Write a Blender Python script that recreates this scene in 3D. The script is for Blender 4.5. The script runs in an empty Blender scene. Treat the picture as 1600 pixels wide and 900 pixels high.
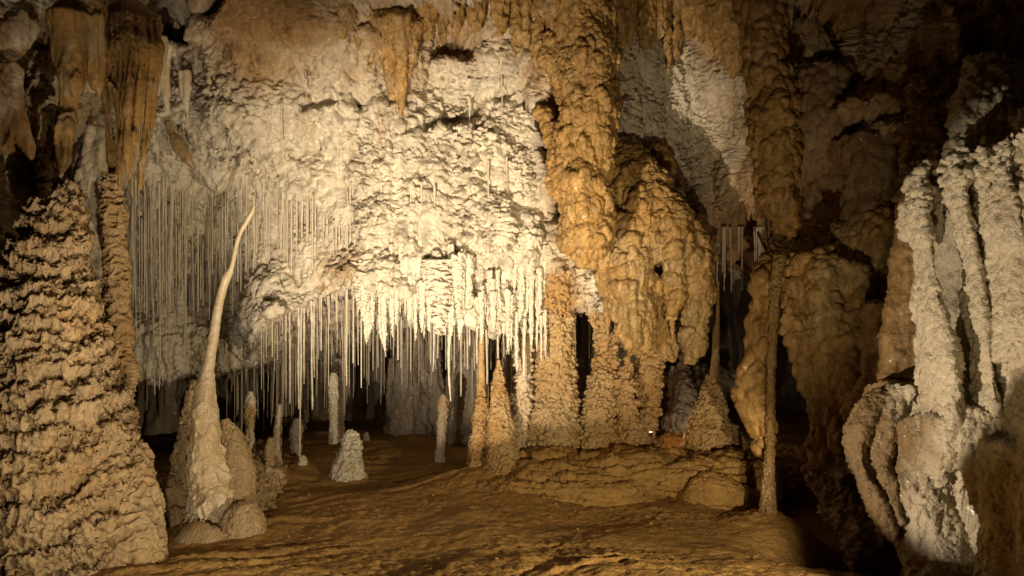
import bpy, math, random
import numpy as np
from mathutils import Vector
random.seed(7); rng = np.random.default_rng(7)
sc = bpy.context.scene
C = sc.collection

# ------------------------------------------------------------------ camera, world, exposure, lamps
F = 1555.0; CAMZ = 2.0
def at(px, py, Y):
    return np.array([(px-800.0)/F*Y, Y, CAMZ+(450.0-py)/F*Y])
cam = bpy.data.cameras.new('camera'); cam.lens = 35; cam.sensor_width = 36.0
cam.clip_end = 200; cam.clip_start = 0.05
co = bpy.data.objects.new('camera', cam); C.objects.link(co)
co.location = (0, 0, CAMZ); co.rotation_euler = (math.pi/2, 0, 0)
sc.camera = co
w = bpy.data.worlds.new('World'); sc.world = w; w.use_nodes = True
w.node_tree.nodes['Background'].inputs[0].default_value = (0.9, 0.75, 0.5, 1)
w.node_tree.nodes['Background'].inputs[1].default_value = 0.0005
sc.view_settings.view_transform = 'Standard'; sc.view_settings.look = 'None'
sc.view_settings.exposure = 0; sc.view_settings.gamma = 1; sc.view_settings.use_curve_mapping = False
sc.cycles.max_bounces = 5; sc.cycles.diffuse_bounces = 4; sc.cycles.glossy_bounces = 2
sc.cycles.use_denoising = True
try: sc.cycles.denoiser = 'OPENIMAGEDENOISE'
except Exception: pass

WARM = (1.0, 0.815, 0.60)
def spot(name, loc, target, power, angle, blend, size=0.05, col=WARM):
    l = bpy.data.lights.new(name, 'SPOT'); l.energy = power; l.spot_size = math.radians(angle); l.spot_blend = blend
    l.shadow_soft_size = size; l.color = col
    o = bpy.data.objects.new(name, l); C.objects.link(o); o.location = loc
    o.rotation_euler = (Vector(target)-Vector(loc)).to_track_quat('-Z', 'Y').to_euler()
    return o
def point(name, loc, power, size=0.05, col=WARM):
    l = bpy.data.lights.new(name, 'POINT'); l.energy = power; l.shadow_soft_size = size; l.color = col
    o = bpy.data.objects.new(name, l); C.objects.link(o); o.location = loc
    return o
# the cave's floodlights plus added fill lamps, low down or behind formations
spot('floodlight_main', (-1.25, 4.7, 0.3), at(720, 375, 9.7), 1900, 56, 1.0, 0.012)
spot('floodlight_wash', (-1.5, 4.2, 0.6), at(450, 400, 9.5), 215, 100, 1.0, 0.03)
spot('fill_left', (-2.0, 4.4, 0.5), at(190, 170, 8), 170, 44, 1.0, 0.02)  # added fill, brightens the upper-left draperies
spot('floodlight_mound', (-1.7, 5.1, 0.08), at(90, 520, 6.8), 32, 80, 1.0, 0.02)
spot('floodlight_drapery', (-1.0, 4.7, 0.3), at(1530, 575, 5.9), 600, 37, 0.35, 0.012)
spot('floodlight_ochre', (1.1, 4.2, 0.72), at(1020, 300, 9.9), 330, 50, 1.0, 0.02, (1, 0.80, 0.5))
spot('floodlight_floor', (1.9, 4.2, 0.75), (-1.2, 9.0, 0.15), 540, 80, 0.3, 0.02, (1, 0.80, 0.5))
spot('fill_right', (1.5, 4.0, 0.6), at(1420, 140, 8.3), 60, 56, 1.0, 0.03, (1, 0.8, 0.5))  # added fill, lifts the dim upper-right wall
spot('fill_cone', (1.7, 4.8, 0.45), at(1112, 650, 10.3), 280, 16, 0.8, 0.02, (1, 0.78, 0.5))  # added spot, stands in for a lamp beside the cone
point('fill_back', at(1098, 668, 11.5), 3, 0.03, (1, 0.86, 0.62))  # added unseen lamp, brightens the dark rocks behind the cone
point('glow_lamp_light', at(1022, 660, 10.6), 9, 0.03, (1, 0.62, 0.34))

# ------------------------------------------------------------------ noise
def _h(ix, iy, iz, s):
    h = (ix.astype(np.int64)*73856093) ^ (iy.astype(np.int64)*19349663) ^ (iz.astype(np.int64)*83492791) ^ (s*2654435761)
    h = h.astype(np.uint64).astype(np.uint32) if False else (h & 0xffffffff).astype(np.uint32)
    h ^= h >> np.uint32(15); h *= np.uint32(0x2c1b3c6d); h ^= h >> np.uint32(12); h *= np.uint32(0x297a2d39); h ^= h >> np.uint32(15)
    return h
def _u(h): return (h & np.uint32(0xffffff)).astype(np.float32)/np.float32(0xffffff)
def noise(P, s=0):
    """gradient noise, about -1..1"""
    Pi = np.floor(P); f = (P-Pi).astype(np.float32); Pi = Pi.astype(np.int64)
    u = f*f*f*(f*(f*6-15)+10)
    out = np.zeros(len(P), np.float32)
    for dx in (0, 1):
        wx = u[:, 0] if dx else 1-u[:, 0]
        for dy in (0, 1):
            wy = u[:, 1] if dy else 1-u[:, 1]
            for dz in (0, 1):
                wz = u[:, 2] if dz else 1-u[:, 2]
                h = _h(Pi[:, 0]+dx, Pi[:, 1]+dy, Pi[:, 2]+dz, s)
                gx = (h & np.uint32(1023)).astype(np.float32)/511.5-1
                gy = ((h >> np.uint32(10)) & np.uint32(1023)).astype(np.float32)/511.5-1
                gz = ((h >> np.uint32(20)) & np.uint32(1023)).astype(np.float32)/511.5-1
                out += wx*wy*wz*(gx*(f[:, 0]-dx)+gy*(f[:, 1]-dy)+gz*(f[:, 2]-dz))
    return out*1.6
def fbm(P, o=4, s=0, g=0.5):
    a = 1.0; t = np.zeros(len(P), np.float32)
    for i in range(o):
        t += a*noise(P*(2.03**i)+i*17.3, s+i); a *= g
    return t
def worley(P, s=0):
    """F1, F2, vector from the nearest feature, cell random"""
    Pi = np.floor(P).astype(np.int64); f = (P-Pi).astype(np.float32)
    n = len(P); F1 = np.full(n, 9, np.float32); F2 = np.full(n, 9, np.float32)
    V = np.zeros((n, 3), np.float32); R = np.zeros(n, np.float32)
    for dx in (-1, 0, 1):
        for dy in (-1, 0, 1):
            for dz in (-1, 0, 1):
                h = _h(Pi[:, 0]+dx, Pi[:, 1]+dy, Pi[:, 2]+dz, s)
                vx = f[:, 0]-dx-(h & np.uint32(1023)).astype(np.float32)/1023
                vy = f[:, 1]-dy-((h >> np.uint32(10)) & np.uint32(1023)).astype(np.float32)/1023
                vz = f[:, 2]-dz-((h >> np.uint32(20)) & np.uint32(1023)).astype(np.float32)/1023
                d = vx*vx+vy*vy+vz*vz
                c = d < F1
                F2 = np.where(c, F1, np.minimum(F2, d)); F1 = np.where(c, d, F1)
                V[c, 0] = vx[c]; V[c, 1] = vy[c]; V[c, 2] = vz[c]
                R[c] = ((h[c] >> np.uint32(4)) & np.uint32(255)).astype(np.float32)/255
    return np.sqrt(F1), np.sqrt(F2), V, R
def sstep(a, b, x):
    t = np.clip((x-a)/(b-a), 0, 1); return t*t*(3-2*t)

# displacement layers: f(P, N) -> offset vectors.  sizes in metres
def warp(P, sz, amt, s=50):
    q = P/sz
    return P+amt*np.stack([noise(q, s), noise(q+31.7, s+1), noise(q+63.1, s+2)], 1)
def D_fbm(size, amp, o=4, stretch=(1, 1, 1), s=0, g=0.5):
    def f(P, N): return N*(amp*fbm(P/(size*np.array(stretch)), o, s, g))[:, None]
    return f
def D_knobs(size, amp, stretch=(1, 1, 1), s=3, droop=0.0, vary=0.5, sharp=1.0, rnd=0.5):
    """rounded cobbles / cave popcorn with creases between"""
    def f(P, N):
        Q = warp(P, size*2.5, size*0.35, s)/(size*np.array(stretch))
        F1, F2, V, R = worley(Q, s)
        e = np.clip((F2-F1)*1.6*sharp, 0, 1)
        h = (1-(1-e)**2)*np.sqrt(np.clip(1.1-F1*F1, 0, 1))*(1-vary+vary*R*2)
        h = h*(1-rnd)+rnd*np.clip(1.15-1.7*F1*F1, 0, 2)*(1-vary+vary*R*2)*np.clip(e*4, 0, 1)
        h = h-0.5
        d = amp*h*(1-droop*V[:, 2]*1.6)
        o = N*d[:, None]; o[:, 2] -= droop*np.clip(h, 0, 1)*amp*0.8
        return o
    return f
def D_flute(size, amp, s=9, long=10.0, sharp=1.0, slope=(0, 0)):
    def f(P, N):
        Q = P.copy(); Q[:, 0] += slope[0]*P[:, 2]; Q[:, 1] += slope[1]*P[:, 2]
        Q = Q/(size*np.array([1, 1, long]))
        n = noise(Q, s)+0.5*noise(Q*2.1+5, s+1)
        r = 1-2*np.abs(n)
        r = np.where(r > 0, r**sharp, r)
        return N*(amp*r)[:, None]
    return f
def D_tiers(size, amp, s=20, wob=0.6, wobsize=0.35, finger=0.3, fsize=0.06):
    """drooping flowstone tiers: bulge grows downwards, then an undercut lip with fingers"""
    def f(P, N):
        q = P.copy(); q[:, 2] *= 0.35
        z = P[:, 2]/size+wob*fbm(q/wobsize, 2, s)
        qf = P.copy(); qf[:, 2] *= 0.25
        z = z+finger*noise(qf/fsize, s+5)+finger*0.5*noise(qf/fsize*2.3, s+6)
        t = 1-(z-np.floor(z))
        pr = np.where(t < 0.82, (t/0.82)**1.3, 1-((t-0.82)/0.18))
        lvl = np.floor(z)
        a = amp*(0.55+0.9*np.abs(noise(np.stack([P[:, 0]*1.5, P[:, 1]*1.5, lvl*3.7], 1), s+9))*1.4)
        o = N*(a*(pr-0.4))[:, None]; o[:, 2] -= a*pr*0.35
        return o
    return f
def D_shelves(size, amp, s=20, wob=0.4, wobsize=0.5, tooth=0.25, tsize=0.08):
    """roof-like tiers sloping outward to a lip fringed with hanging teeth, then cut back under"""
    def f(P, N):
        q = P.copy(); q[:, 2] *= 0.5
        c = P[:, :2]-P[:, :2].mean(0); ang = P.copy(); ang[:, 2] = np.floor(P[:, 2]/size)*0.9
        z = P[:, 2]/size+wob*fbm(q/wobsize, 2, s)
        lvl = np.floor(z+0.25)
        tq = np.stack([P[:, 0]/tsize, P[:, 1]/tsize, lvl*7.3], 1)
        F1, F2, V, Rr = worley(np.stack([P[:, 0]/tsize, P[:, 1]/tsize, lvl*3.0+0.5], 1), s+4)
        z = z+tooth*(np.clip(1-F1*1.3, 0, 1)*(0.4+Rr)-0.35)+0.12*noise(tq*0.35, s+6)
        t = 1-(z-np.floor(z))
        pr = np.where(t < 0.86, (t/0.86)**1.15, np.clip(1-((t-0.86)/0.14), 0, 1))
        a = amp*(0.5+0.9*np.clip(0.5+noise(np.stack([P[:, 0]*1.2, P[:, 1]*1.2, np.floor(z)*3.7], 1), s+9), 0, 1))
        o = N*(a*(pr-0.4))[:, None]; o[:, 2] -= a*pr*0.45
        return o
    return f
def D_strata(size, amp, s=30):
    def f(P, N):
        z = P[:, 2]/size+0.5*fbm(P/0.9, 2, s)
        t = z-np.floor(z)
        r = sstep(0, 0.25, t)*sstep(1.0, 0.85, t)
        a = amp*(0.5+np.clip(noise(np.stack([P[:, 0]*2, P[:, 1]*2, np.floor(z)*5.1], 1), s+1)+0.5, 0, 1))
        return N*(a*(r-0.6))[:, None]
    return f

# ------------------------------------------------------------------ meshes
def normals(me):
    n = np.empty(len(me.vertices)*3, np.float32); me.vertex_normals.foreach_get('vector', n); return n.reshape(-1, 3).astype(np.float64)
def verts(me):
    v = np.empty(len(me.vertices)*3, np.float32); me.vertices.foreach_get('co', v); return v.reshape(-1, 3).astype(np.float64)
def setverts(me, P):
    me.vertices.foreach_set('co', P.astype(np.float32).ravel()); me.update()
def quads_mesh(name, P, Q):
    me = bpy.data.meshes.new(name); n = len(Q)
    me.vertices.add(len(P)); me.vertices.foreach_set('co', P.astype(np.float32).ravel())
    me.loops.add(n*4); me.loops.foreach_set('vertex_index', Q.astype(np.int32).ravel())
    me.polygons.add(n); me.polygons.foreach_set('loop_start', np.arange(0, n*4, 4, dtype=np.int32))
    me.polygons.foreach_set('loop_total', np.full(n, 4, np.int32))
    me.update(calc_edges=True); return me
def grid_mesh(name, G, wrap=False, flip=False):
    nv, nu = G.shape[:2]
    idx = np.arange(nv*nu).reshape(nv, nu)
    if wrap: idx = np.concatenate([idx, idx[:, :1]], 1)
    a, b, c, d = idx[:-1, :-1], idx[:-1, 1:], idx[1:, 1:], idx[1:, :-1]
    Q = np.stack([a, d, c, b] if not flip else [a, b, c, d], -1).reshape(-1, 4)
    return quads_mesh(name, G.reshape(-1, 3), Q)
def catmull(K, n):
    K = np.asarray(K, float)
    if len(K) == 2:
        t = np.linspace(0, 1, n)[:, None]; return K[0]*(1-t)+K[1]*t
    seg = np.linalg.norm(np.diff(K[:, :3], axis=0), axis=1); cum = np.concatenate([[0], np.cumsum(seg)])
    t = np.linspace(0, cum[-1], n); i = np.clip(np.searchsorted(cum, t, side='right')-1, 0, len(K)-2)
    u = ((t-cum[i])/np.maximum(seg[i], 1e-9))[:, None]
    p1, p2 = K[i], K[i+1]; p0 = K[np.maximum(i-1, 0)]; p3 = K[np.minimum(i+2, len(K)-1)]
    h0 = seg[np.maximum(i-1, 0)][:, None]; h1 = seg[i][:, None]; h2 = seg[np.minimum(i+1, len(seg)-1)][:, None]
    m1 = (p2-p0)/(h0+h1)*h1; m2 = (p3-p1)/(h1+h2)*h1
    m1 = np.where((i == 0)[:, None], p2-p1, m1); m2 = np.where((i == len(K)-2)[:, None], p2-p1, m2)
    return (2*u**3-3*u**2+1)*p1+(u**3-2*u**2+u)*m1+(-2*u**3+3*u**2)*p2+(u**3-u**2)*m2
def tube_grid(K, nu, nv, flat=1.0, twist=0.0):
    """K rows (x,y,z,r): horizontal rings along the path, top to bottom"""
    A = catmull(K, nv); r = np.maximum(A[:, 3], 0.0015)
    th = np.linspace(0, 2*math.pi, nu, endpoint=False)[None, :]+twist
    T = np.gradient(A[:, :3], axis=0); T /= np.linalg.norm(T, axis=1)[:, None]+1e-9
    ref = np.array([0, 1.0, 0]); X = np.cross(ref, T); X /= np.linalg.norm(X, axis=1)[:, None]+1e-9
    Yv = np.cross(T, X)
    G = A[:, None, :3]+(r[:, None]*np.cos(th))[..., None]*X[:, None, :]+(r[:, None]*np.sin(th)*flat)[..., None]*Yv[:, None, :]
    # closed ends
    G = np.concatenate([np.repeat(A[:1, None, :3], nu, 1), G, np.repeat(A[-1:, None, :3], nu, 1)], 0)
    return G
def px_path(pts):
    """rows (px,py,Y,r_px) -> world rows"""
    out = []
    for p in pts:
        v = at(p[0], p[1], p[2]); out.append([v[0], v[1], v[2], p[3]*p[2]/F])
    return np.array(out)
def paint(me, fn):
    if fn is None: v = np.zeros(len(me.vertices), np.float32)
    else: v = np.clip(fn(verts(me)), 0, 1).astype(np.float32)
    a = me.attributes.new('stain_shade', 'FLOAT', 'POINT'); a.data.foreach_set('value', v)
def finish(name, me, mat, layers=(), stain_shade=None, base=None, parent=None, flipcheck=False):
    me.polygons.foreach_set('use_smooth', np.ones(len(me.polygons), bool)); me.update()
    for L in layers:
        P = verts(me); N = normals(me); setverts(me, P+L(P, N))
    paint(me, stain_shade)
    P = verts(me)
    if base is None and parent is None:
        i = np.argmin(P[:, 2]); base = np.array([P[:, 0].mean(), P[:, 1].mean(), P[:, 2].min()])
    if parent is not None: base = np.array(parent.location)
    setverts(me, P-base)
    me.materials.append(mat)
    o = bpy.data.objects.new(name, me); C.objects.link(o)
    if parent is not None: o.parent = parent
    else: o.location = base
    return o
def tag(o, label, cat, group=None):
    o['label'] = label; o['category'] = cat
    if group: o['group'] = group
    return o
def struct(o): o['kind'] = 'structure'; return o
def empty(name, loc):
    o = bpy.data.objects.new(name, None); C.objects.link(o); o.location = loc; o.empty_display_size = 0.1; return o
def mass_mesh(name, tubes, voxel, smooth=2):
    """union of tubes (lists of (px,py,Y,rpx), optional flat) by voxel remesh"""
    Ps = []; Qs = []; off = 0
    for t in tubes:
        flat = 1.0
        if isinstance(t, tuple): t, flat = t
        G = tube_grid(px_path(t), 20, max(12, 6*len(t)) if voxel else 150, flat)
        nv, nu = G.shape[:2]; idx = np.arange(nv*nu).reshape(nv, nu); idx = np.concatenate([idx, idx[:, :1]], 1)
        Q = np.stack([idx[:-1, :-1], idx[1:, :-1], idx[1:, 1:], idx[:-1, 1:]], -1).reshape(-1, 4)
        Ps.append(G.reshape(-1, 3)); Qs.append(Q+off); off += nv*nu
    me = quads_mesh(name+'_src', np.concatenate(Ps), np.concatenate(Qs))
    if voxel is None: me.name = name; return me
    o = bpy.data.objects.new('tmp', me); C.objects.link(o)
    m = o.modifiers.new('r', 'REMESH'); m.mode = 'VOXEL'; m.voxel_size = voxel; m.adaptivity = 0
    if smooth:
        s = o.modifiers.new('s', 'SMOOTH'); s.iterations = smooth; s.factor = 0.6
    dg = bpy.context.evaluated_depsgraph_get(); ev = o.evaluated_get(dg)
    out = bpy.data.meshes.new_from_object(ev, depsgraph=dg); out.name = name; out.materials.clear()
    bpy.data.objects.remove(o); bpy.data.meshes.remove(me)
    return out
def tube_mesh(name, pts, res, flat=1.0):
    K = px_path(pts); A = catmull(K, 40)
    L = np.linalg.norm(np.diff(A[:, :3], axis=0), axis=1).sum(); R = A[:, 3].max()
    nv = int(np.clip(L/res, 12, 1400)); nu = int(np.clip(2*math.pi*R/res, 10, 900))
    return grid_mesh(name, tube_grid(K, nu, nv, flat), wrap=True)

# ------------------------------------------------------------------ materials
def rock(name, a, b, rough=0.6, bump=0.5, fine=70.0, mott=0.25, spec=0.35, wet=0.3, streak=0.0):
    m = bpy.data.materials.new(name); m.use_nodes = True; nt = m.node_tree; N = nt.nodes; L = nt.links
    bs = N['Principled BSDF']
    geo = N.new('ShaderNodeNewGeometry')
    at_ = N.new('ShaderNodeAttribute'); at_.attribute_name = 'stain_shade'
    n1 = N.new('ShaderNodeTexNoise'); n1.inputs['Scale'].default_value = 3.2; n1.inputs['Detail'].default_value = 7; n1.inputs['Roughness'].default_value = 0.65
    n2 = N.new('ShaderNodeTexNoise'); n2.inputs['Scale'].default_value = 26; n2.inputs['Detail'].default_value = 6; n2.inputs['Roughness'].default_value = 0.7
    for n in (n1, n2): L.new(geo.outputs['Position'], n.inputs['Vector'])
    # stain factor broken up by noise
    ma = N.new('ShaderNodeMath'); ma.operation = 'MULTIPLY_ADD'; L.new(n1.outputs[0], ma.inputs[0]); ma.inputs[1].default_value = 0.9; ma.inputs[2].default_value = -0.45
    ad = N.new('ShaderNodeMath'); ad.operation = 'ADD'; ad.use_clamp = True; L.new(at_.outputs['Fac'], ad.inputs[0]); L.new(ma.outputs[0], ad.inputs[1])
    mr = N.new('ShaderNodeMapRange'); mr.inputs[1].default_value = 0.15; mr.inputs[2].default_value = 0.85; L.new(ad.outputs[0], mr.inputs[0])
    mix = N.new('ShaderNodeMix'); mix.data_type = 'RGBA'; L.new(mr.outputs[0], mix.inputs[0])
    mix.inputs[6].default_value = (*a, 1); mix.inputs[7].default_value = (*b, 1)
    # mottling
    mm = N.new('ShaderNodeMapRange'); mm.inputs[1].default_value = 0.3; mm.inputs[2].default_value = 0.7
    mm.inputs[3].default_value = 1-mott; mm.inputs[4].default_value = 1+mott*0.5; L.new(n2.outputs[0], mm.inputs[0])
    ml = N.new('ShaderNodeVectorMath'); ml.operation = 'SCALE'; L.new(mix.outputs[2], ml.inputs[0]); L.new(mm.outputs[0], ml.inputs['Scale'])
    src = ml.outputs[0]
    if streak:
        mp = N.new('ShaderNodeMapping'); mp.inputs['Scale'].default_value = (14, 14, 0.9); L.new(geo.outputs['Position'], mp.inputs[0])
        n4 = N.new('ShaderNodeTexNoise'); n4.inputs['Scale'].default_value = 1; n4.inputs['Detail'].default_value = 4; L.new(mp.outputs[0], n4.inputs['Vector'])
        m4 = N.new('ShaderNodeMapRange'); m4.inputs[1].default_value = 0.35; m4.inputs[2].default_value = 0.65
        m4.inputs[3].default_value = 1-streak; m4.inputs[4].default_value = 1.1; L.new(n4.outputs[0], m4.inputs[0])
        m5 = N.new('ShaderNodeVectorMath'); m5.operation = 'SCALE'; L.new(src, m5.inputs[0]); L.new(m4.outputs[0], m5.inputs['Scale']); src = m5.outputs[0]
    L.new(src, bs.inputs['Base Color'])
    bs.inputs['Specular IOR Level'].default_value = spec
    wm = N.new('ShaderNodeMapRange'); wm.inputs[1].default_value = 0.48; wm.inputs[2].default_value = 0.62; wm.inputs[4].default_value = wet; L.new(n1.outputs[0], wm.inputs[0]); L.new(wm.outputs[0], bs.inputs['Coat Weight']); bs.inputs['Coat Roughness'].default_value = 0.16
    rr = N.new('ShaderNodeMapRange'); rr.inputs[3].default_value = rough-0.18; rr.inputs[4].default_value = rough+0.2; L.new(n1.outputs[0], rr.inputs[0]); L.new(rr.outputs[0], bs.inputs['Roughness'])
    n3 = N.new('ShaderNodeTexNoise'); n3.inputs['Scale'].default_value = fine; n3.inputs['Detail'].default_value = 5; n3.inputs['Roughness'].default_value = 0.65
    L.new(geo.outputs['Position'], n3.inputs['Vector'])
    vo = N.new('ShaderNodeTexVoronoi'); vo.inputs['Scale'].default_value = fine*0.7; L.new(geo.outputs['Position'], vo.inputs['Vector'])
    sb = N.new('ShaderNodeMath'); sb.operation = 'MULTIPLY_ADD'; L.new(vo.outputs['Distance'], sb.inputs[0]); sb.inputs[1].default_value = -0.6; L.new(n3.outputs[0], sb.inputs[2])
    bu = N.new('ShaderNodeBump'); bu.inputs['Strength'].default_value = bump; bu.inputs['Distance'].default_value = 0.012
    L.new(sb.outputs[0], bu.inputs['Height']); L.new(bu.outputs[0], bs.inputs['Normal'])
    return m
CAL = (0.66, 0.585, 0.45); OCH = (0.46, 0.22, 0.055); BRN = (0.30, 0.17, 0.065)
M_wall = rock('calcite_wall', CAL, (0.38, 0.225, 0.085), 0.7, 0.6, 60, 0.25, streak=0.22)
M_white = rock('white_calcite', (0.70, 0.63, 0.49), (0.50, 0.34, 0.16), 0.6, 0.5, 90, 0.18)
M_tan = rock('tan_flowstone', (0.44, 0.32, 0.175), (0.37, 0.235, 0.10), 0.65, 0.5, 70, 0.28, wet=0.1, streak=0.2)
M_ochre = rock('ochre_flowstone', (0.42, 0.25, 0.08), (0.44, 0.31, 0.14), 0.5, 0.5, 70, 0.28, streak=0.35)
M_pop = rock('popcorn_ochre', (0.45, 0.27, 0.10), (0.54, 0.385, 0.19), 0.6, 0.8, 110, 0.25)
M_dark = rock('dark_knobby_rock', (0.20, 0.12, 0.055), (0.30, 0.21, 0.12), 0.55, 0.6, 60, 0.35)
M_honey = rock('honey_calcite', (0.66, 0.545, 0.36), (0.52, 0.345, 0.15), 0.42, 0.25, 60, 0.12, spec=0.5)
M_drape = rock('ochre_drape', (0.40, 0.235, 0.075), (0.46, 0.34, 0.19), 0.45, 0.35, 60, 0.25, streak=0.35)
M_knob = rock('dull_orange_knobs', (0.30, 0.17, 0.05), (0.35, 0.235, 0.11), 0.5, 0.5, 70, 0.3, streak=0.35)
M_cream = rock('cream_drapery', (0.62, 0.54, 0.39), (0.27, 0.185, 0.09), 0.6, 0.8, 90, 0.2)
M_mud = rock('ochre_mud', (0.41, 0.245, 0.08), (0.28, 0.165, 0.05), 0.75, 0.9, 60, 0.3, spec=0.2, wet=0.0)
M_grey = rock('grey_back_rock', (0.40, 0.34, 0.26), (0.26, 0.19, 0.12), 0.65, 0.6, 40, 0.3, streak=0.25)

# ------------------------------------------------------------------ fields for the big walls
def field(ctrl, s=0.35, p=2.0):
    """ctrl rows (a,b,value): smooth Shepard interpolation"""
    A = np.array(ctrl, float)
    def f(a, b):
        a = np.asarray(a, float); b = np.asarray(b, float); num = np.zeros(a.shape); den = np.zeros(a.shape)
        for ca, cb, v in A:
            wgt = 1.0/((a-ca)**2+(b-cb)**2+s*s)**p; num += wgt*v; den += wgt
        return num/den
    return f
WC = [(-300,0,8.5),(-300,500,9.5),(0,0,8.5),(0,150,8.6),(0,300,8.8),(0,600,9.5),(130,60,8.8),(130,250,9.2),(250,50,9.3),(250,180,9.4),(250,270,9.6),(220,330,10.2),(220,450,11),(220,585,10.5),
      (350,0,8.5),(350,150,9.0),(350,265,9.7),(350,330,10.3),(350,450,11.1),(350,570,10.6),(480,0,8.5),(480,150,9.1),(480,260,9.6),(470,350,10),(480,430,9.9),(425,485,9.6),
      (600,0,8.7),(600,140,9.5),(600,230,9.6),(600,300,9.65),(600,440,9.6),(700,100,9.9),(700,150,10.0),(720,230,9.6),(720,320,9.6),(720,460,9.6),(850,60,9.7),(850,130,9.9),(850,300,9.8),(850,500,9.8),
      (970,50,10.2),(1050,100,10.9),(1100,200,11),(1050,400,11.2),(1050,300,11.0),(1180,100,10.5),(1180,350,11),(1250,100,9.6),(1250,300,9.9),(1400,60,8.2),(1560,60,7.9),(1400,170,8.4),(1560,200,8.0),
      (1420,400,8.8),(1600,400,8.2),(1800,300,8),(600,-120,8.0),(200,-120,8.0),(1000,-120,9.3),(1400,-120,7.6)]
wallY = field([(at(a, b, y)[0], at(a, b, y)[2], y) for a, b, y in WC], 0.30, 2.2)
LIP = [(-300,640),(150,605),(200,592),(300,582),(395,566),(412,505),(430,492),(480,470),(520,452),(560,432),(600,446),(650,452),(700,480),(760,498),(820,512),(860,522),(900,480),(950,462),(1040,450),(1090,385),(1130,372),(1200,392),(1260,440),(1400,520),(1600,520),(1900,520)]
lx = []; lz = []
for a, b in LIP:
    yy = 9.8 if 400 < a < 950 else (10.6 if a < 1250 else 8.6)
    p = at(a, b, yy); lx.append(p[0]); lz.append(p[2])
lipz = lambda x: np.interp(x, lx, lz)
# recess ceiling behind the lip: height at depth 13.5
RC = [(-300,560),(200,560),(400,575),(500,560),(600,520),(700,500),(800,515),(900,470),(1000,480),(1090,390),(1200,390),(1400,500),(1900,520)]
rx = [at(a, b, 13.5)[0] for a, b in RC]; rz = [at(a, b, 13.5)[2] for a, b in RC]
def recess(x, t):
    """t 0 at lip .. 1 at Y 13.5 .. 1.4 beyond"""
    zl = lipz(x); yl = wallY(x, zl); zr = np.interp(x, rx, rz)
    tt = np.clip(t, 0, 1)
    z = zl+(zr-zl)*sstep(0, 1, tt)-np.clip(t-1, 0, 1)*0.3
    return np.stack([x, yl+(13.5-yl)*t, z], -1)
def seg_dist(X, Z, pl):
    d = np.full(X.shape, 99.0)
    for (a, b), (c, e) in zip(pl[:-1], pl[1:]):
        vx, vz = c-a, e-b; L2 = vx*vx+vz*vz+1e-9
        t = np.clip(((X-a)*vx+(Z-b)*vz)/L2, 0, 1)
        d = np.minimum(d, np.hypot(X-a-t*vx, Z-b-t*vz))
    return d
def pxz(pts, Y): return [(at(a, b, Y)[0], at(a, b, Y)[2]) for a, b in pts]
# cracks and shelves on the wall: polyline (px), depth of the wall there, half width m, carve depth m
CRACKS = [([(560,160),(600,150),(640,156)],9.5,0.03,0.12),([(625,205),(650,192),(700,180),(735,172),(752,150),(790,140)],9.6,0.035,0.16),
          ([(320,130),(345,110),(380,118)],9.0,0.03,0.08),([(848,165),(852,220),(868,290),(880,360),(884,410)],9.6,0.035,0.25),([(828,160),(850,170)],9.6,0.03,0.15),
          ([(480,165),(520,158)],9.3,0.03,0.1),([(740,150),(760,150),(830,158)],9.7,0.03,0.1),([(700,105),(760,120)],9.8,0.02,0.06),([(960,215),(1000,222),(1030,240)],10.8,0.03,0.1),
          ([(1060,230),(1080,260),(1090,330)],11,0.03,0.1),([(1430,60),(1440,120),(1470,140)],8.1,0.03,0.12),([(1530,60),(1545,90),(1560,70)],7.9,0.04,0.15)]
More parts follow.
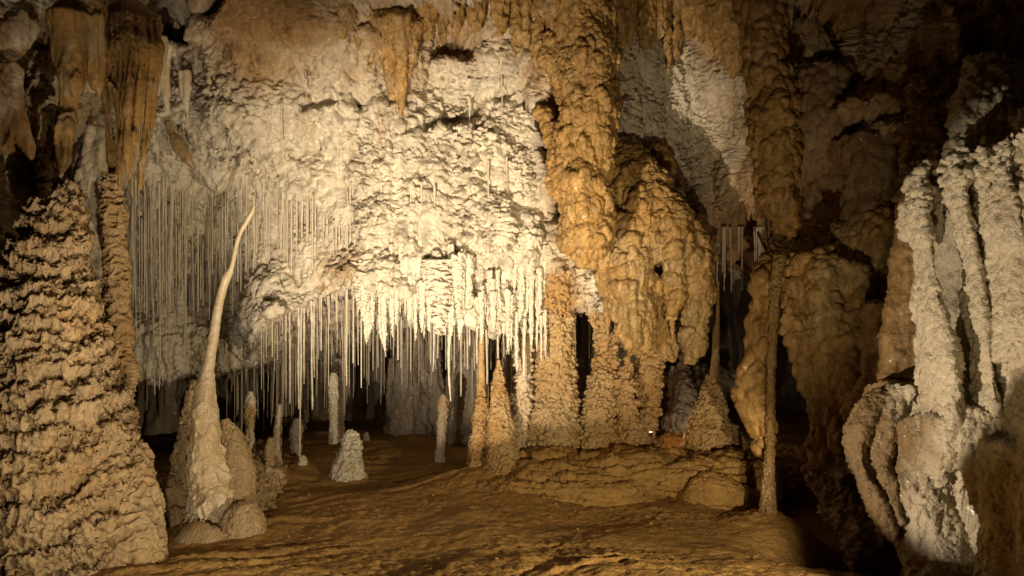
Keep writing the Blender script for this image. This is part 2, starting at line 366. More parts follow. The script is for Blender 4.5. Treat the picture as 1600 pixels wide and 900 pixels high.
# local pushes of the wall: px,py,Y,rx,ry(px),dY
PUSH = [(255,10,8.9,45,26,2.6),(330,8,8.8,22,18,1.0),(290,40,9,18,10,-0.25),(265,90,9.2,30,40,0.3),(190,20,8.8,30,14,1.5),(20,40,8.6,40,30,-0.3),(70,70,8.8,30,8,0.5),
        (20,330,8.9,22,100,2.0),(540,425,9.8,45,16,-0.12),(1130,420,11,40,60,0.6),(660,20,8.8,90,24,0.5),(1380,90,8.3,40,90,0.3),(1480,70,8.1,25,70,-0.25),
        (430,487,9.6,18,12,-0.2),(880,30,9.9,30,20,-0.3),(300,120,9,16,60,0.25),(1350,165,8.8,120,18,-0.5),(1480,195,8.3,120,14,-0.4),(1250,60,9.5,60,60,0.4)]
STAINS_SHADE = [(420,20,8.7,150,75,1.0),(380,80,8.8,90,60,0.8),(450,140,9,100,30,0.3),(610,60,9.2,60,70,0.85),(560,110,9.3,60,50,0.45),(625,130,9.5,20,60,0.7),(700,20,8.9,110,40,0.7),(860,60,9.8,70,60,0.9),(880,460,9.8,40,60,0.9),  # mineral stains; the last one paints shade on the wall by the column gap
          (1000,10,10,140,50,0.9),(1130,60,10.6,50,70,0.9),(1220,100,9.8,60,120,0.9),(1300,150,9,120,100,0.8),(1400,90,8.3,40,80,0.6),(1250,350,9.8,150,150,0.9),(1450,250,8.5,150,70,0.9),(1500,380,8.5,160,150,0.7),  # brown below the upper-right overhang paints the shadow cast there
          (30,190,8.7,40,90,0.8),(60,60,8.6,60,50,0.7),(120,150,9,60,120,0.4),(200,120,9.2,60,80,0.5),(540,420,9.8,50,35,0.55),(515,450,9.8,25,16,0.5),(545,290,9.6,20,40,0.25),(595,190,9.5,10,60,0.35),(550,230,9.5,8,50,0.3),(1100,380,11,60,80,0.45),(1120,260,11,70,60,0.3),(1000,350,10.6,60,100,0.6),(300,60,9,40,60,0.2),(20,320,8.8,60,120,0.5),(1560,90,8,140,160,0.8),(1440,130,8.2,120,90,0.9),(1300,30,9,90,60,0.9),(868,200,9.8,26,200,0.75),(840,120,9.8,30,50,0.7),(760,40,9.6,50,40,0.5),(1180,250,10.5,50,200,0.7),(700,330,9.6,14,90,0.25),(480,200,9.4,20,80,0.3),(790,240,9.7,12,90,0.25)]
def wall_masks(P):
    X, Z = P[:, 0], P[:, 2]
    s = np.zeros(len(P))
    for a, b, Y, ra, rb, am in STAINS_SHADE:
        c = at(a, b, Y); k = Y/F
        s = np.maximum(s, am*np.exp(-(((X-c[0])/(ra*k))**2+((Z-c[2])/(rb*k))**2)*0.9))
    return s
def wall_coarse(P, N):
    X, Z = P[:, 0], P[:, 2]; wallpart = P[:, 1]
    d = np.zeros(len(P))
    Q = warp(P, 0.25, 0.05, 77)
    for pl, Y, hw, dep in CRACKS:
        dd = seg_dist(Q[:, 0], Q[:, 2], pxz(pl, Y)); d += dep*np.exp(-(dd/hw)**2)
        # a shelf: rock below the crack stands proud
    for a, b, Y, ra, rb, am in PUSH:
        c = at(a, b, Y); k = Y/F
        r2 = ((Q[:, 0]-c[0])/(ra*k))**2+((Q[:, 2]-c[2])/(rb*k))**2
        d += am*np.exp(-r2**1.5)
    d += 0.16*fbm(P/1.3, 3, 5)
    o = np.zeros_like(P); o[:, 1] = d
    return o
def px_of(P):
    return 800+P[:, 0]/P[:, 1]*F, 450-(P[:, 2]-CAMZ)/P[:, 1]*F
ccur = at(330, 430, 10.8)
def wall_mid(P, N):
    """shelly scallops; vertical curtain relief low on the left; smoother dusty patch high up"""
    X, Z = P[:, 0], P[:, 2]
    curtain = sstep(2.9, 2.5, Z)*sstep(-1.0, -1.9, X)
    sm = np.exp(-(((X+2.0)/0.95)**2+((Z-4.6)/0.75)**2)*1.0); sm = np.maximum(sm, np.exp(-(((X+0.6)/0.45)**2+((Z-4.0)/0.28)**2)*1.0)*0.95)
    rough = 1-0.8*sm
    led = D_tiers(0.26, 0.05, 61, 0.9, 0.3, 0.25, 0.07)(P, N)
    mk = np.clip(0.5+1.8*fbm(P/0.45+70, 2, 93), 0, 1)
    k1 = D_knobs(0.10, 0.055, (1.15, 1, 0.85), 11, 0.6)(P, N)*(0.25+0.9*mk)[:, None]+D_knobs(0.2, 0.07, (1.0, 1, 1.0), 14, 0.5)(P, N)*(1-mk)[:, None]
    fl = D_flute(0.085, 0.03, 15, 9, 1)(P, N)
    fl2 = D_flute(0.15, 0.03, 16, 6, 1)(P, N)
    wv = np.clip(0.5+1.5*fbm(P/np.array([0.5, 0.5, 0.9]), 2, 91), 0, 1)
    big = D_knobs(0.42, 0.12, (0.9, 1, 1.5), 17, 0.3, rnd=0.3)(P, N)*(rough*(1-0.6*curtain))[:, None]
    vf = D_flute(0.055, 0.028, 18, 8, 1)(P, N)*(np.clip(1.6*fbm(P/np.array([0.35, 0.35, 1.2])+40, 2, 92), 0, 1)*rough)[:, None]
    return big+vf+(led*(0.1+0.7*wv)[:, None]+k1*(0.45+0.8*wv)[:, None])*(rough*(1-0.75*curtain))[:, None]+fl*(curtain*1.0)[:, None]+fl2*((0.35+0.5*(1-wv))*rough)[:, None]
def wall_fine(P, N):
    X, Z = P[:, 0], P[:, 2]
    k = D_knobs(0.045, 0.026, (1.1, 1, 0.9), 12, 0.6, 0.8, rnd=0.7)(P, N)*(0.25+1.1*np.clip(0.5+1.6*fbm(P/0.4+20, 2, 94), 0, 1))[:, None]
    n = D_fbm(0.12, 0.018, 4, s=33, g=0.6)(P, N)
    sm = np.exp(-(((X+2.0)/0.95)**2+((Z-4.6)/0.75)**2)*1.0); curtain = sstep(2.9, 2.5, Z)*sstep(-1.0, -1.9, X)
    return k*(1-0.6*sm-0.3*curtain)[:, None]+n

# ------------------------------------------------------------------ main wall with overhanging lip
xs = np.concatenate([np.linspace(-9, -5.2, 60)[:-1], np.arange(-5.2, 4.8, 0.0125), np.linspace(4.8, 9, 70)])
ZTOP = 5.35
nw = 400; nc = 70; nr = 120
G = np.zeros((nc+nw+nr, len(xs), 3))
zl = lipz(xs)
ytop = wallY(xs, np.full_like(xs, ZTOP))
for i in range(nc):                                  # ceiling, from behind the camera to the wall top
    t = 1-i/nc
    y = ytop-t*(ytop+4); z = ZTOP+1.3*np.sin(min(t*3.0, math.pi/2))*(1+0.0*xs)
    G[i] = np.stack([xs, y, z], -1)
for i in range(nw):
    t = i/(nw-1); z = ZTOP+(zl-ZTOP)*t
    G[nc+i] = np.stack([xs, wallY(xs, z), z], -1)
for i in range(nr):
    t = ((i+1)/nr)**1.3*1.45
    G[nc+nw+i] = recess(xs, t)
me = grid_mesh('cave_wall', G)
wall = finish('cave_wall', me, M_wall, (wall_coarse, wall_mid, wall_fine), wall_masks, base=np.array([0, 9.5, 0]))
struct(wall)

# back wall of the recess
bx = np.arange(-8, 8, 0.03); bz = np.linspace(3.6, -0.7, 130)
X, Z = np.meshgrid(bx, bz)
Yb = 15.3+0*X-0.9*np.exp(-((X-at(245, 0, 14)[0])/0.9)**2)
me = grid_mesh('back_wall', np.stack([X, Yb, Z], -1))
struct(finish('back_wall', me, M_grey, (D_fbm(1.5, 0.5, 3, (1, 1, 2.5), 8), D_flute(0.35, 0.15, 71, 7), D_fbm(0.2, 0.04, 4, s=2)), lambda P: 0.5+0*P[:, 0]))

# ------------------------------------------------------------------ floor
FC = [(200,900,6.6),(-100,900,6.6),(500,900,6.6),(800,900,6.4),(1100,900,6.3),(1250,900,6.3),(330,830,8.2),(450,830,8.0),(600,800,8.6),(600,850,7.5),(700,790,8.7),(740,748,9.7),(760,800,8.4),(900,805,8.6),(1000,850,7.4),(1100,812,8.4),(1200,800,8.4),
      (820,772,9.0),(720,778,9.1),(950,790,8.8),(1100,800,8.7),(680,800,8.5),(480,720,10.9),(400,770,9.6),(550,755,10.2),(650,668,14),(560,690,12.4),(690,730,10.9),(250,745,10.3),(250,800,9.0),(1150,716,10.5),(900,712,10.4),(1060,705,11),(780,690,12.5),(500,665,14.5),(300,690,14),(900,680,13.5),(1100,660,14),(640,700,12)]
fc = [(at(a, b, y)[0], y, at(a, b, y)[2]) for a, b, y in FC]
fc += [(2.9,7.6,-0.45),(2.6,8.6,-0.25),(3.2,6.6,-0.5),(3.5,5.5,-0.5),(2.4,6.8,0.0),(0,4.5,0.1),(-3,4.5,0),(0,2,0),(0,-2,0),(-6,5,0.2),(6,5,0),(6,10,0),(-6,10,0.2),(0,16,0.1),(4,8,-0.4)]
floorz0 = field(fc, 0.3, 2.2)
SKIRT = [(547,745,10.3,0.24,0.07),(688,730,11,0.14,0.06),(748,745,9.7,0.3,0.10),(786,750,9.6,0.4,0.10),(473,725,10.6,0.1,0.04),(430,760,10.2,0.2,0.06),(340,835,8.2,0.35,0.06),(521,690,11.2,0.15,0.04),(1200,800,8.35,0.2,0.06)]
def terr(x, y):
    z = floorz0(x, y)
    P = np.stack([x, y, 0*x], -1).reshape(-1, 3)
    sh = np.asarray(x).shape
    # low mud terraces running diagonally
    q = P.copy(); q[:, 0] = P[:, 0]*0.5+P[:, 1]*0.25; q[:, 1] = P[:, 1]*1.0-P[:, 0]*0.35
    t = q[:, 1]/0.42+1.6*fbm(q/1.1, 3, 41)
    fr = t-np.floor(t); step = sstep(0, 0.22, fr)*(1-fr)*1.0
    mask = np.clip(0.45+0.9*fbm(P/1.2, 2, 43), 0, 1)*sstep(1.5, 0.4, P[:, 0])
    d = 0.055*(step-0.3)*mask+0.05*fbm(P/0.9, 4, 44)
    for a_, b_, Y_, rr_, hh_ in SKIRT:
        c_ = at(a_, b_, Y_); z = z+hh_*np.exp(-(((x-c_[0])**2+(y-c_[1])**2)/(rr_*rr_))**0.8)
    calm = sstep(6.0, 6.6, y)
    z = z+d.reshape(sh)*calm
    rz_ = np.interp(x, [-1.7, -1.45, -1.32, -1.18, -0.98, -0.8, -0.5], [0.15, 0.2, 0.262, 0.298, 0.362, 0.37, 0.3])*np.exp(-((y-5.6)/0.12)**2)  # added ridge below the view, shaped to cut the main spot's beam low down
    return np.where(calm < 1, np.maximum(z, rz_), z)
ys = [3.6]
while ys[-1] < 16.5: ys.append(ys[-1]*1.0022 if ys[-1] < 12 else ys[-1]*1.004)
ys = np.array([-5, -3, -1, 0, 1, 2, 3, 3.3]+ys)
fx = np.concatenate([np.linspace(-9, -4.2, 50)[:-1], np.arange(-4.2, 3.6, 0.0135), np.linspace(3.6, 9, 60)])
X, Yg = np.meshgrid(fx, ys)
Zg = terr(X, Yg)
me = grid_mesh('cave_floor', np.stack([X, Yg, Zg], -1), flip=True)
def floor_fine(P, N):
    rip = D_knobs(0.07, 0.013, (1.3, 0.9, 1), 47, 0, 0.6)(P, N)+D_knobs(0.035, 0.009, (1.5, 0.8, 1), 46, 0, 0.6)(P, N)
    mk = np.clip(0.35+1.1*fbm(P/0.9+9, 3, 48), 0, 1)
    r2 = noise(np.stack([P[:, 0]/0.09, P[:, 1]/0.035, P[:, 2]*0], 1), 49)
    return (rip*(mk)[:, None]+N*(0.006*r2+0.010*fbm(P/0.1, 3, 50))[:, None])*sstep(5.9, 6.4, P[:, 1])[:, None]
struct(finish('cave_floor', me, M_mud, (floor_fine,), lambda P: 0.4+0.5*fbm(P/0.8, 3, 52), base=np.array([0., 8, 0])))

# enclosing chamber behind the camera
th = np.linspace(0, 2*math.pi, 120, endpoint=False); ph = np.linspace(0.02, math.pi-0.02, 60)
TH, PH = np.meshgrid(th, ph)
me = grid_mesh('cave_chamber', np.stack([11*np.sin(PH)*np.cos(TH), 6+13*np.sin(PH)*np.sin(TH), 2.5+7.2*np.cos(PH)], -1), wrap=True, flip=True)
struct(finish('cave_chamber', me, M_dark, (D_fbm(3, 0.5, 4, s=81),), None))

# ------------------------------------------------------------------ left: tiered mound, drapery, columns
me = tube_mesh('flowstone_mound', [(92,272,7.0,3),(92,283,7.0,12),(92,305,7.0,26),(88,360,7.0,44),(82,430,7.0,64),(72,500,7.0,88),(64,600,7.0,118),(55,700,7.05,142),(52,800,7.1,165),(52,900,7.1,178),(52,1000,7.1,180)], 0.0075)
o = finish('flowstone_mound', me, M_tan, (D_fbm(0.6, 0.08, 3, s=101), D_shelves(0.31, 0.07, 102, 0.9, 0.8, 0.30, 0.10), D_shelves(0.15, 0.055, 108, 1.1, 0.7, 0.40, 0.075), D_knobs(0.10, 0.040, (1, 1, 1.2), 103, 0.8, sharp=1.6, rnd=0.2), D_knobs(0.055, 0.014, (1.1, 1.1, 0.8), 107, 0.6, rnd=0.5), D_flute(0.04, 0.006, 109, 3), D_fbm(0.03, 0.003, 3, s=104)),
           lambda P: 0.25+0.6*fbm(P/0.5, 3, 105)+0.4*sstep(1.8, 2.6, P[:, 2]))
tag(o, 'huge tan tiered flowstone stalagmite with drooping lips filling the left side', 'stalagmite')
me = tube_mesh('lumpy_mound', [(205,700,7.3,14),(206,725,7.3,30),(205,770,7.2,44),(200,830,7.1,54),(190,880,7.0,62),(185,960,6.9,66)], 0.0075)
o = finish('lumpy_mound', me, M_tan, (D_fbm(0.4, 0.05, 2, s=111), D_knobs(0.10, 0.05, (1, 1, 0.9), 112, 0.3), D_knobs(0.035, 0.010, (1, 1, 1), 113, 0.3)), lambda P: 0.2+0.4*fbm(P/0.4, 2, 114))
tag(o, 'lumpy tan rounded mound at the foot of the tiered stalagmite and thin column', 'flowstone')
me = tube_mesh('column', [(172,270,7.8,10),(176,330,7.8,16),(180,420,7.8,19),(184,520,7.8,20),(188,620,7.75,20),(192,700,7.7,22),(196,780,7.6,26)], 0.008)
o = finish('column', me, M_tan, (D_fbm(0.25, 0.03, 2, s=121), D_knobs(0.07, 0.035, (1.1, 1.1, 0.7), 122, 0.5), D_knobs(0.03, 0.010, s=123)), lambda P: 0.5+0.5*fbm(P/0.4, 2, 124))
tag(o, 'tall thin knobby tan column just right of the tiered stalagmite', 'column')
me = mass_mesh('pale_curtain', [[(150,200,8.5,10),(146,270,8.5,20),(148,340,8.5,22),(150,430,8.4,22),(155,560,8.3,20),(160,760,8.2,20)], [(160,290,8.3,5),(168,330,8.3,8),(172,370,8.3,7),(176,400,8.3,2)], [(125,230,8.6,14),(125,330,8.6,26),(130,500,8.6,30),(130,700,8.6,30)]], 0.018)
o = finish('pale_curtain', me, M_wall, (D_flute(0.1, 0.03, 131, 8), D_knobs(0.09, 0.02, (1, 1, 1.5), 132), D_fbm(0.05, 0.008, 3, s=133)), lambda P: 0.25+0*P[:, 0])
tag(o, 'pale grey flowstone curtain between tiered stalagmite and thin tan column', 'flowstone')

def drapery(name, tubes, label, mat='d', vox=0.016, st=0.1, fl=0.02, fs=0.055, slope=(0, 0), extra=()):
    me = mass_mesh(name, tubes, vox, 1)
    o = finish(name, me, (M_drape if mat == 'd' else mat), (D_fbm(0.4, 0.03, 2, s=140), D_flute(fs, fl, 141, 14, 1.0, slope))+tuple(extra)+(D_fbm(0.04, 0.004, 3, s=143),), lambda P: st+0.5*fbm(P/0.3, 3, 144))
    return tag(o, label, 'stalactite')
drapery('stalactite', [([(105,20,7.6,28),(108,80,7.6,24),(112,130,7.5,20),(107,170,7.5,16),(102,210,7.4,14),(97,245,7.4,11),(93,262,7.4,7),(92,272,7.4,2)], 0.9),
                     ([(140,25,7.7,22),(146,80,7.7,15),(150,120,7.7,9),(152,150,7.7,2)], 0.9), ([(125,15,7.8,40),(125,60,7.7,34),(124,100,7.7,18)], 0.7)],
        'long ochre stalactite hanging directly above the tip of the tiered stalagmite', st=0.2)
pl = []
for k in range(11):
    u = k/10; x0 = 160+88*u; x1 = 174+56*u+random.uniform(-3, 3)
    tip = [298, 150, 270, 306, 235, 290, 308, 225, 300, 262, 235][k]; yy = 8.05-0.25*math.sin(u*3.1)+random.uniform(-.06, .06)
    pl.append(([(x0, 22+14*u, yy+0.3, 7), (x0+1, 75, yy+0.05, 5.5), (x0*0.75+x1*0.25, 130, yy-0.05, 4.8), (x0*0.3+x1*0.7, 200 if tip > 210 else tip-20, yy-0.1, 4.6), (x1, tip-12, yy-0.15, 4), (x1, tip, yy-0.15, 1)], 1.8))
pl.append(([(165, 15, 8.35, 28), (205, 30, 8.4, 34), (245, 45, 8.45, 24)], 1.0)); pl.append(([(205, 60, 8.3, 30), (205, 120, 8.15, 24), (208, 180, 8.05, 13), (210, 220, 8.0, 4)], 0.5))
pl.append(([(168, 80, 8.05, 9), (168, 160, 8.0, 7), (173, 230, 7.9, 6), (178, 310, 7.85, 6)], 1))
drapery('drapery', pl, 'pleated ochre drapery hanging in folds beside the long ochre stalactite', mat=M_drape, st=0.2, vox=None, fl=0.008, fs=0.04)
drapery('drapery', [([(-40,90,7.9,30),(-20,160,7.9,26),(10,240,7.9,12)], 1), ([(10,110,8.1,22),(20,180,8.0,18),(45,235,8,8),(50,250,8,2)], 1), ([(40,30,8.4,26),(10,60,8.3,30),(-40,60,8.2,40)], 1)],
        'dull orange and grey drapery at the upper left above the dark cleft', mat=M_wall, st=0.6)
drapery('drapery', [([(262,190,9.2,5),(272,215,9.15,7),(288,240,9.1,7),(302,262,9.1,2)], 0.6)], 'short slanting orange ribbon of flowstone on the pale wall beside the pleats', st=0.5, fl=0.008)
drapery('drapery', [([(262,70,9.1,8),(258,130,9.1,7),(262,170,9.1,2)], .8), ([(288,110,9.2,10),(292,170,9.2,6),(298,200,9.2,2)], .8), ([(245,60,9.0,16),(248,100,9.0,12),(246,150,9,3)], .8)], 'small pale hanging ribs right of the pleated ochre drapery', mat=M_white, st=0.4, fl=0.012)
drapery('drapery', [([(600,20,9.0,24),(604,70,9.2,14),(608,110,9.3,9),(612,150,9.35,4),(614,160,9.35,1)], .9), ([(625,20,9.0,20),(626,90,9.2,12),(626,140,9.35,8),(627,180,9.4,2)], .9), ([(645,30,9.1,16),(640,90,9.3,10),(640,120,9.4,2)], .9), ([(575,40,9.1,14),(580,80,9.25,8),(578,105,9.3,2)], .9)],
        'orange fringed drapery hanging high on the pale wall near top centre', st=0.25, fl=0.02, extra=(D_knobs(0.05, 0.016, (0.8, 0.8, 2), 145, 0.4),))

# ------------------------------------------------------------------ formations built as knobby masses
def formation(name, tubes, label, cat, mat, vox=0.016, layers=None, stain_shade=None, parent=None, smooth=2):
    me = mass_mesh(name, tubes, vox, smooth)
    o = finish(name, me, mat, layers or (D_fbm(0.35, 0.05, 3, s=151), D_knobs(0.085, 0.035, (1, 1, 1.1), 152, 0.3), D_knobs(0.032, 0.009, s=153, droop=0.3)), stain_shade or (lambda P: 0.3+0.5*fbm(P/0.4, 3, 154)), parent=parent)
    if label and parent is None: tag(o, label, cat)
    return o
COB = (D_fbm(0.4, 0.06, 3, s=151), D_flute(0.14, 0.02, 149, 6), D_knobs(0.24, 0.045, (1, 1, 1.1), 157), D_knobs(0.08, 0.022, (0.95, 0.95, 1.15), 152, 0.2, sharp=1.8, rnd=0.2), D_knobs(0.032, 0.010, s=153, droop=0.3))
POP = (D_fbm(0.3, 0.04, 3, s=161), D_knobs(0.10, 0.025, s=164), D_knobs(0.048, 0.036, (1, 1, 0.95), 162, 0.15, 0.7, rnd=1.0), D_knobs(0.02, 0.007, s=163, droop=0.3, rnd=0.8))
formation('flowstone_pillar', [[(915,-90,9.6,70),(912,0,9.5,52),(918,70,9.4,46),(926,140,9.3,46),(922,200,9.3,44),(912,260,9.25,42),(914,330,9.2,40),(918,380,9.2,34),(918,402,9.2,22),(918,416,9.2,5)],
    [(846,165,9.6,8),(856,200,9.5,10),(866,250,9.4,12),(878,300,9.35,14)], [(860,60,9.7,30),(880,110,9.6,24),(884,160,9.5,16)]], 'massive knobby ochre flowstone pillar hanging beside the bright white wall', 'flowstone', M_ochre, 0.0105, COB, lambda P: 0.05+0.5*fbm(P/0.4, 3, 154))
r = empty('flowstone_canopy', at(1010, 560, 9.9)); tag(r, 'brown knobby flowstone canopy with blunt hanging lobes right of the ochre pillar', 'flowstone')
CAN = (D_fbm(0.4, 0.06, 3, s=155), D_flute(0.13, 0.022, 159, 5), D_knobs(0.26, 0.04, s=158), D_knobs(0.09, 0.024, (0.95, 0.95, 1.25), 156, 0.2, sharp=1.8, rnd=0.2), D_knobs(0.035, 0.010, s=153, droop=0.3))
can_st = lambda P: 0.45+0.5*fbm(P/0.4, 3, 154)-0.3*sstep(2.3, 3.0, P[:, 2])
formation('dome', [[(965,245,10.4,22),(985,275,10.2,40),(1010,320,10.0,52),(1030,370,9.9,56),(1040,410,9.9,48)], [(1020,240,10.6,14),(1035,250,10.5,16),(1042,270,10.4,14)], [(1020,430,10.1,40),(1030,500,10.2,22),(1035,560,10.2,16)]], None, None, M_ochre, 0.0105, CAN, can_st, parent=r)
for tb in ([(975,340,9.9,36),(985,410,9.8,42),(988,460,9.75,32),(996,510,9.7,27),(999,538,9.7,20),(1000,549,9.7,6)],
    [(1060,360,9.9,36),(1085,410,9.9,28),(1092,450,9.9,22),(1086,500,9.9,17),(1082,540,9.9,12),(1080,562,9.9,3)], [(1050,400,9.8,22),(1052,460,9.8,12),(1050,500,9.85,4)], [(955,400,9.8,20),(950,440,9.8,16),(948,462,9.8,4)], [(1112,400,10,10),(1105,440,10,10),(1103,465,10,3)]):
    formation('hanging_lobe', [tb], None, None, M_ochre, 0.0105, CAN, can_st, parent=r)
# the standing pillars below
formation('cave_column', [[(866,400,9.9,26),(868,450,9.9,30),(868,500,9.95,27),(868,560,10,27),(868,620,10,31),(868,680,10,42),(868,740,10,58)], [(846,560,10.1,8),(842,620,10.1,16),(842,680,10,28),(842,750,10,38)]],
    'broad ochre popcorn-covered column joining ceiling to floor at the centre', 'column', M_pop, 0.009, POP, lambda P: 0.6+0.4*fbm(P/0.3, 3, 164)-1.2*sstep(1.6, 2.0, P[:, 2]))
formation('cave_column', [[(826,480,9.95,6),(822,520,9.95,8),(818,570,9.95,9),(816,620,9.95,11),(814,670,9.95,16),(812,730,9.9,22)]],
    'slender pale rough column standing against the left side of the broad ochre column', 'column', M_white, 0.009, POP, lambda P: 0.5+0*P[:, 0])
formation('cave_column', [[(945,455,10.1,6),(942,500,10.1,8),(943,560,10.1,12),(940,610,10.05,22),(936,660,10.0,32),(932,700,10.0,44),(932,740,10,54)], [(925,430,10.2,12),(927,470,10.2,8),(933,540,10.2,5),(938,600,10.1,10)], [(962,440,10.2,10),(961,500,10.15,5),(958,570,10.1,8),(952,640,10.05,20)]],
    'ochre column with thin upper stems rising between two wider columns', 'column', M_pop, 0.009, POP, lambda P: 0.5+0.4*fbm(P/0.3, 3, 165))
formation('stalagmite', [[(980,552,9.95,3),(981,580,9.95,8),(980,630,9.9,15),(981,680,9.9,24),(982,740,9.9,32)]], 'blunt ochre popcorn stalagmite under the longest hanging lobe', 'stalagmite', M_pop, 0.009, POP)
formation('cave_column', [[(1014,480,10.2,20),(1014,540,10.2,19),(1014,600,10.15,18),(1010,650,10.1,18),(1000,700,10.1,20),(998,740,10.1,22)]], 'ochre column behind the blunt stalagmite, right edge of the central cluster', 'column', M_pop, 0.009, POP)

# twin cones
def cone(pts, label, mat=M_pop, name='stalagmite', res=0.007, amp=0.03, size=0.05, st=0.4, droop=0.7, cat='stalagmite', parent=None, smoothed=False):
    me = tube_mesh(name, pts, res)
    def shrink(f):
        return f
    rmax = max(p[3]*p[2]/F for p in pts)
    K = px_path(pts)
    def taper(f):
        def g(P, N):
            r = np.interp(-P[:, 2], -K[:, 2], K[:, 3]); return f(P, N)*np.clip(r/(size*1.1), 0.12, 1)[:, None]
        return g
    if smoothed: lay = (taper(D_fbm(0.25, 0.035, 3, s=175)), taper(D_knobs(0.13, 0.028, (1, 1, 1), 176, 0.2, rnd=1.0)), taper(D_knobs(0.04, 0.007, (1, 1, 0.6), 178)), taper(D_fbm(0.06, 0.008, 3, s=177)))
    else: lay = (taper(D_fbm(size*3, amp*0.7, 2, s=171)), taper(D_knobs(size, amp, (1, 1, 0.75), 172, droop, 0.8)), taper(D_knobs(size*0.45, amp*0.35, s=173, droop=droop)))
    o = finish(name, me, mat, lay, lambda P: st+0.5*fbm(P/0.3, 2, 174), parent=parent)
    if label: tag(o, label, cat)
    return o
def spire(base_pts, tip_pts, label, mat=M_pop, **kw):
    b = at(base_pts[-1][0], base_pts[-1][1], base_pts[-1][2]); r = empty('stalagmite', b); tag(r, label, 'stalagmite')
    cone(base_pts, None, mat, 'base_cone', parent=r, **kw)
    cone(tip_pts, None, mat, 'spire', parent=r, size=0.03, amp=0.006)
    return r
spire([(752,596,9.75,5),(752,630,9.75,9),(750,670,9.75,12),(748,710,9.72,15),(747,745,9.7,18),(747,765,9.7,20)], [(754,440,9.75,3),(753,500,9.75,4),(752,560,9.75,5),(752,605,9.75,6)], 'slim brown stalagmite whose needle spire reaches the ceiling, left of a wider cone')
cone([(779,562,9.6,2),(779,590,9.6,7),(781,630,9.6,13),(783,680,9.6,21),(785,720,9.6,28),(786,760,9.55,33)], 'rough light brown cone stalagmite with pointed tip beside the needle-spired one')
spire([(1115,590,10.3,8),(1113,620,10.3,17),(1111,660,10.3,29),(1110,695,10.3,42),(1108,730,10.3,58)], [(1122,440,10.3,2),(1121,500,10.3,3),(1119,520,10.3,5),(1118,560,10.3,6),(1115,598,10.3,9)], 'brown popcorn cone stalagmite with long thin spire under a single straw', amp=0.042, size=0.06)
cone([(1140,660,10.35,6),(1145,690,10.3,18),(1150,712,10.3,34),(1150,740,10.3,44)], 'low brown popcorn skirt spreading right of the thin-spired cone', name='popcorn_mound', cat='flowstone')
cone([(548,672,10.3,3),(549,682,10.3,10),(548,700,10.3,15),(546,720,10.3,21),(544,742,10.3,26),(544,756,10.3,30),(545,770,10.3,40)], 'squat white bumpy stalagmite alone on the brown mud floor', M_white, amp=0.032, size=0.05, st=0.12)
cone([(693,616,11,3),(693,630,11,8),(691,660,11,7),(689,690,11,6),(687,718,11,7),(687,738,11,8)], 'thin pale post-like stalagmite standing on mud left of the brown cones', M_white, amp=0.02, size=0.05, st=0.25)
# bent pale stalagmite and its foot
r = empty('bent_stalagmite', at(335, 835, 8.2)); tag(r, 'tall smooth cream stalagmite with bent thin top leaning right', 'stalagmite')
cone([(398,321,8.2,2),(394,331,8.2,3.2),(386,345,8.2,3.8),(374,368,8.2,3.2),(367,395,8.2,3.4),(362,418,8.2,4),(354,434,8.2,7),(350,445,8.2,6.2),(342,475,8.2,7),(334,525,8.2,8),(328,560,8.2,8.5),(324,585,8.2,11),(322,612,8.2,15)], None, M_honey, 'shaft', parent=r, size=0.08, amp=0.008, st=0.05, droop=0.2)
cone([(323,588,8.2,10),(322,606,8.2,14),(321,640,8.2,19),(321,690,8.2,25),(325,735,8.2,31),(331,772,8.2,37),(334,800,8.2,40),(336,825,8.2,50),(337,845,8.2,66)], None, M_honey, 'foot', parent=r, size=0.17, amp=0.032, st=0.35, smoothed=True)
cone([(352,655,8.35,5),(362,690,8.35,20),(368,730,8.35,28),(368,800,8.3,30)], 'honey-coloured shoulder of flowstone behind the foot of the bent stalagmite', M_tan, 'flowstone_shoulder', size=0.035, amp=0.012, st=0.2, cat='flowstone')
cone([(380,782,7.95,6),(381,790,7.95,20),(380,808,7.95,32),(378,832,7.95,37),(376,860,7.95,36)], 'round tan pebbly boulder at the foot of the bent stalagmite', M_tan, 'boulder', size=0.028, amp=0.014, st=0.2, cat='boulder')
cone([(338,826,7.95,16),(334,836,7.95,36),(326,850,7.9,50),(322,868,7.9,62),(320,890,7.9,70)], 'low smooth apron of mud-stained flowstone below the bent stalagmite', M_tan, 'flowstone_apron', size=0.1, amp=0.012, st=0.2, cat='flowstone')
cone([(306,594,8.8,5),(303,620,8.8,10),(298,660,8.8,14),(292,700,8.8,17),(288,740,8.8,18),(288,800,8.7,20)], 'rough dark grey-brown stalagmite leaning behind the bent cream one', M_tan, amp=0.03, size=0.05, st=0.1, droop=0.6)
for pts, lb in (([(262,742,8.7,6),(262,755,8.7,22),(262,775,8.7,26),(262,800,8.7,22)], 'brown rounded boulder between lumpy mound and rough leaning stalagmite'),
                ([(282,795,8.5,8),(281,805,8.5,22),(280,818,8.5,24),(280,835,8.5,20)], 'small low tan boulder against the left foot of the bent stalagmite')):
    cone(pts, lb, M_tan, 'boulder', size=0.06, amp=0.03, cat='boulder')
